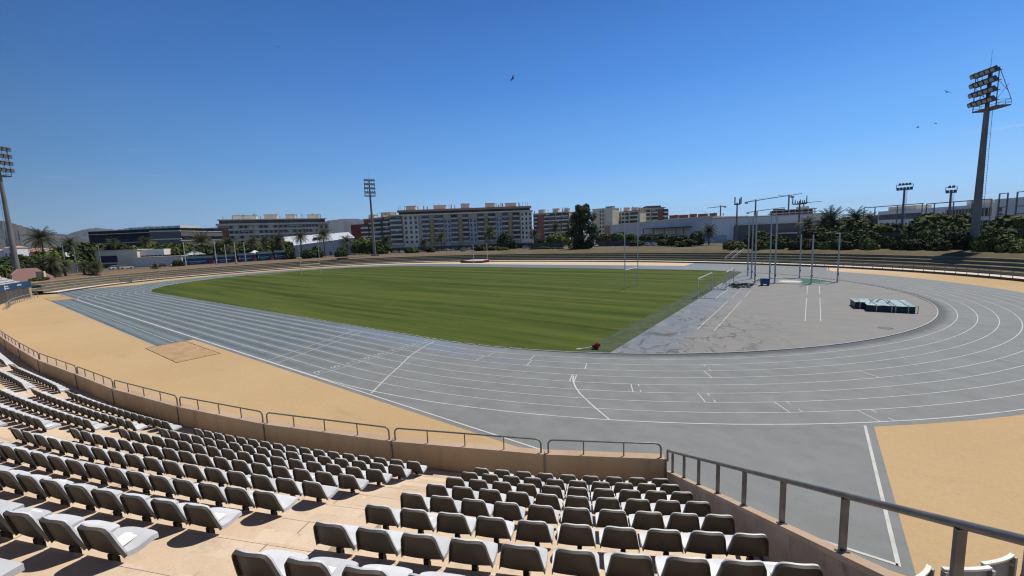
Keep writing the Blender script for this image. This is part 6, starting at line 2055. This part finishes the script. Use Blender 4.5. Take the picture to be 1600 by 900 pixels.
for a in (.5, 2.0, 3.6, 5.1):
    m.path([(0, 0, 3 + a), (math.cos(a) * 2, math.sin(a) * 2, 6 + a), (math.cos(a) * 3.6, math.sin(a) * 3.6, 9 + a)], [.3, .2, .08], 6)
m.build('trunk', M['bark'], bt, smooth=60)


def frond(m, az, elev, L, droop, r, w=0.55, n=9):
    d = Vector((math.cos(az), math.sin(az), 0)); side = Vector((-d.y, d.x, 0))
    pts = []
    for i in range(n + 1):
        u = i / n
        e = elev - droop * u * u
        if i == 0: p = Vector((0, 0, 0))
        else: p = pts[-1] + (d * math.cos(e) + Vector((0, 0, math.sin(e)))) * (L / n)
        pts.append(p)
    for i in range(1, n + 1):
        a, b = pts[i - 1], pts[i]
        ww = w * L * (.35 + .65 * math.sin(PI * min(1, (i + .5) / (n + 1)))) * .55
        t = (b - a)
        for s in (-1, 1):
            for q in (0.0, 0.5):
                o = a + t * q
                tip = o + t * 1.0 + side * s * ww * r.uniform(.8, 1.1) + Vector((0, 0, -ww * r.uniform(.25, .6)))
                m.add([o, o + t * .28, tip], [(0, 1, 2)])
    m.path(pts, [0.02 * L / 3 + .01] * len(pts), 3)


def palm_crown(seed, n=44, L=1.0, stiff=False):
    r = random.Random(seed); m = MB()
    for i in range(n):
        u = (i + .5) / n
        e = math.radians(82 - 125 * u) if not stiff else math.radians(78 - 95 * u)
        frond(m, i * 2.39996 + r.uniform(-.2, .2), e, L * r.uniform(.85, 1.1), math.radians(r.uniform(35, 75) if not stiff else r.uniform(10, 30)), r)
    o = m.build('crown', M['palm']); me = o.data; bpy.data.objects.remove(o)
    return me


PC = [palm_crown(3), palm_crown(9, 40), palm_crown(15, 34, 1.0, True)]
m = MB(); m.path([(0, 0, 0), (.05, 0, .35), (-.03, .02, .7), (0, 0, 1.0)], [1.0, .8, .72, .85], 9)
o = m.build('trunk', M['bark'], smooth=60); PT = o.data; bpy.data.objects.remove(o)


def palm(px, dist, pyc, rad, lab, variant=0, group='palms beyond the stadium', tr=.24, zb=None):
    p = at(px, dist, pyc); zb = ZP - .2 if zb is None else zb
    h = p.z - zb
    return plant_from('palm_tree', lab, 'palm', (p.x, p.y, zb), [('crown', PC[variant], (rad, rad, rad), h), ('trunk', PT, (tr, tr, h), 0)], group, vr.uniform(0, 6.28))


for px_, dist, py_, rad, v, lab in ((64, 190, 372, 4.2, 0, 'palm with a ragged crown standing above the far town on the left'), (108, 215, 381, 3.4, 1, 'small palm left of the dark glass offices'), (314, 214, 378, 5.0, 2, 'large spreading palm behind the first blue hoarding'), (228, 232, 378, 3.2, 1, 'palm in front of the dark glass offices'), (177, 232, 379, 2.6, 1, 'thin palm before the left part of the dark glass offices'), (357, 214, 382, 4.4, 0, 'palm behind the second blue hoarding'), (395, 216, 379, 4.0, 1, 'palm behind the third blue hoarding'), (414, 220, 376, 3.2, 1, 'thin palm left of the tall palm before the pale blue hall'), (434, 216, 376, 4.4, 0, 'full palm left of the pale blue hall'), (469, 218, 371, 4.0, 1, 'palm in front of the left end of the pale blue hall'), (505, 218, 368, 4.8, 0, 'tall palm in front of the middle of the pale blue hall'), (541, 220, 377, 4.2, 1, 'palm in front of the right end of the pale blue hall'), (603, 230, 376, 4.0, 0, 'shaggy palm right of the distant floodlight tower'), (689, 228, 371, 4.4, 1, 'palm before the left half of the long apartment block'), (662, 230, 380, 3.4, 0, 'low palm before the left end of the long apartment block'), (765, 226, 364, 5.2, 0, 'full palm before the right half of the long apartment block'), (835, 226, 366, 4.6, 1, 'palm at the right end of the long apartment block'), (868, 250, 355, 4.0, 0, 'dark palm left of the big tree'), (1262, 180, 352, 4.0, 0, 'fan palm before the white end of the sports hall'), (1297, 178, 344, 5.2, 2, 'tall dark palm at the right end of the sports hall'), (1285, 176, 353, 3.8, 1, 'grey palm beside the tall dark palm'), (1108, 178, 362, 4.0, 1, 'palm before the corner of the grey hall'), (1337, 182, 341, 4.6, 0, 'dark palm among the trees right of the hall'), (1358, 190, 341, 3.0, 1, 'small palm left of the white offices'), (1433, 205, 352, 2.8, 1, 'pale palm left of the narrow floodlight mast')):
    palm(px_, dist, py_, rad, lab, v)
# low bushy palms on the left bank
for px_, py_, dist, rad, nst, lab in ((85, 412, 164, 4.0, 5, 'big clump of bushy palms on the bank right of the left tower'), (131, 411, 168, 3.4, 3, 'second clump of bushy palms on the left bank'), (242, 415, 181, 1.7, 1, 'single low bushy palm on the bare bank'), (152, 412, 176, 1.6, 1, 'small bushy palm right of the second clump')):
    p = at(px_, dist, py_)
    g = thing('bushy_palm', lab, 'palm', (p.x, p.y, ZP - .3), 0, 'bushy palms on the left bank')
    for q in range(nst):
        dx, dy = vr.uniform(-2.2, 2.2) * (nst > 1), vr.uniform(-2, 2) * (nst > 1)
        h = max(.6, (p.z - ZP) + vr.uniform(-1.6, 1.0) * (nst > 1))
        o = bpy.data.objects.new('crown', PC[q % 2]); COL.objects.link(o); o.parent = g; o.location = (dx, dy, h); s_ = rad * vr.uniform(.55, .75) if nst > 1 else rad; o.scale = (s_, s_, s_); o.rotation_euler = (0, 0, vr.uniform(0, 6))
        o = bpy.data.objects.new('trunk', PT); COL.objects.link(o); o.parent = g; o.location = (dx, dy, 0); o.scale = (.32, .32, h)

# ------------------------------------------------------------------ birds and a wisp of cloud
M['bird'] = plain('dark_feathers', (0.012, 0.012, 0.014), 0.7, 0.1)
for px_, py_, dist, sp, roll, yaw_, lab in ((801, 123, 50, 1.3, 0.95, -0.5, 'dark bird gliding high above the middle of the field'), (434, 73, 120, .9, .1, 1.2, 'tiny bird high up on the left of the sky'), (1480, 144, 90, .9, .5, 2.0, 'small bird left of the tall floodlight head'), (1434, 199, 110, .9, -.1, .2, 'tiny bird left of and below the tall floodlight head'), (1462, 193, 120, .9, .1, .5, 'tiny bird just right of the lower one near the tall tower')):
    p = at(px_, dist, py_)
    b = thing('bird', lab, 'bird', tuple(p), math.atan2(CAM.y - p.y, CAM.x - p.x) + yaw_, 'birds in the sky')
    b.rotation_euler = (roll, 0.0, math.atan2(CAM.y - p.y, CAM.x - p.x) + PI / 2 + yaw_)
    m = MB()
    prof = [(-.22, .012), (-.15, .035), (0, .06), (.12, .05), (.18, .04), (.235, .012)]
    m.path([(x, 0, 0) for x, _ in prof], [r for _, r in prof], 8)
    m.add([(-.2, -.02, .01), (-.2, .02, .01), (-.36, .07, .0), (-.36, -.07, .0)], [(0, 1, 2, 3), (3, 2, 1, 0)])
    for s in (-1, 1):
        m.add([(.10, .03 * s, .02), (-.08, .03 * s, .02), (-.06, .26 * s, .11), (.12, .25 * s, .12), (-.10, sp / 2 * s, .06), (.05, .40 * s, .10)], [(0, 1, 2, 3), (3, 2, 4, 5), (3, 2, 1, 0), (5, 4, 2, 3)])
    m.build('body', M['bird'], b, smooth=50)

# ------------------------------------------------------------------ the air
hz = MB()
hz.box((CX, 1500.0, 300.0), (24000.0, 24000.0, 610.0))
hm = bpy.data.materials.new('haze_air')
hm.use_nodes = True
hn = hm.node_tree.nodes
for n_ in list(hn):
    if n_.type == 'BSDF_PRINCIPLED': hn.remove(n_)
pv = hn.new('ShaderNodeVolumePrincipled')
pv.inputs['Color'].default_value = (0.66, 0.80, 0.97, 1.0)
pv.inputs['Density'].default_value = HAZE = 0.00004
hm.node_tree.links.new(pv.outputs[0], hn['Material Output'].inputs['Volume'])
ho = hz.build('haze', hm)
tag(ho, kind='stuff')

for i in range(12):  # dark panels set on the parapet face below the banner
    a, na = wall_pt(S_END - 25 + 2.0 * i, -0.26); b, nb = wall_pt(S_END - 25 + 2.0 * (i + 1), -0.26)
    d = b - a
    m = MB(); m.box(((a.x + b.x) / 2, (a.y + b.y) / 2, 1.1), (d.length - .12, .08, 1.95), math.atan2(d.y, d.x)); m.build('dark_panel', B['dark'], par)
pts_ = [wall_pt(S_END - 27 + 1.5 * i, -2.2)[0] for i in range(17)]
er = thing('edge_railing', 'grey railing on the sand in front of the blue banner at the left edge', 'railing', (pts_[0].x, pts_[0].y, 0.0))
L_ = [(p.x - pts_[0].x, p.y - pts_[0].y) for p in pts_]
m = MB(); m.path([(x, y, 1.05) for x, y in L_], 0.05, 6); m.build('top_rail', M['steel_light'], er, smooth=50)
m = MB(); m.path([(x, y, 0.5) for x, y in L_], 0.03, 5); m.build('middle_rail', M['steel_light'], er, smooth=50)
for x, y in L_:
    m = MB(); m.tube((x, y, 0), (x, y, 1.05), 0.045, n=6); m.build('post', M['steel_light'], er)
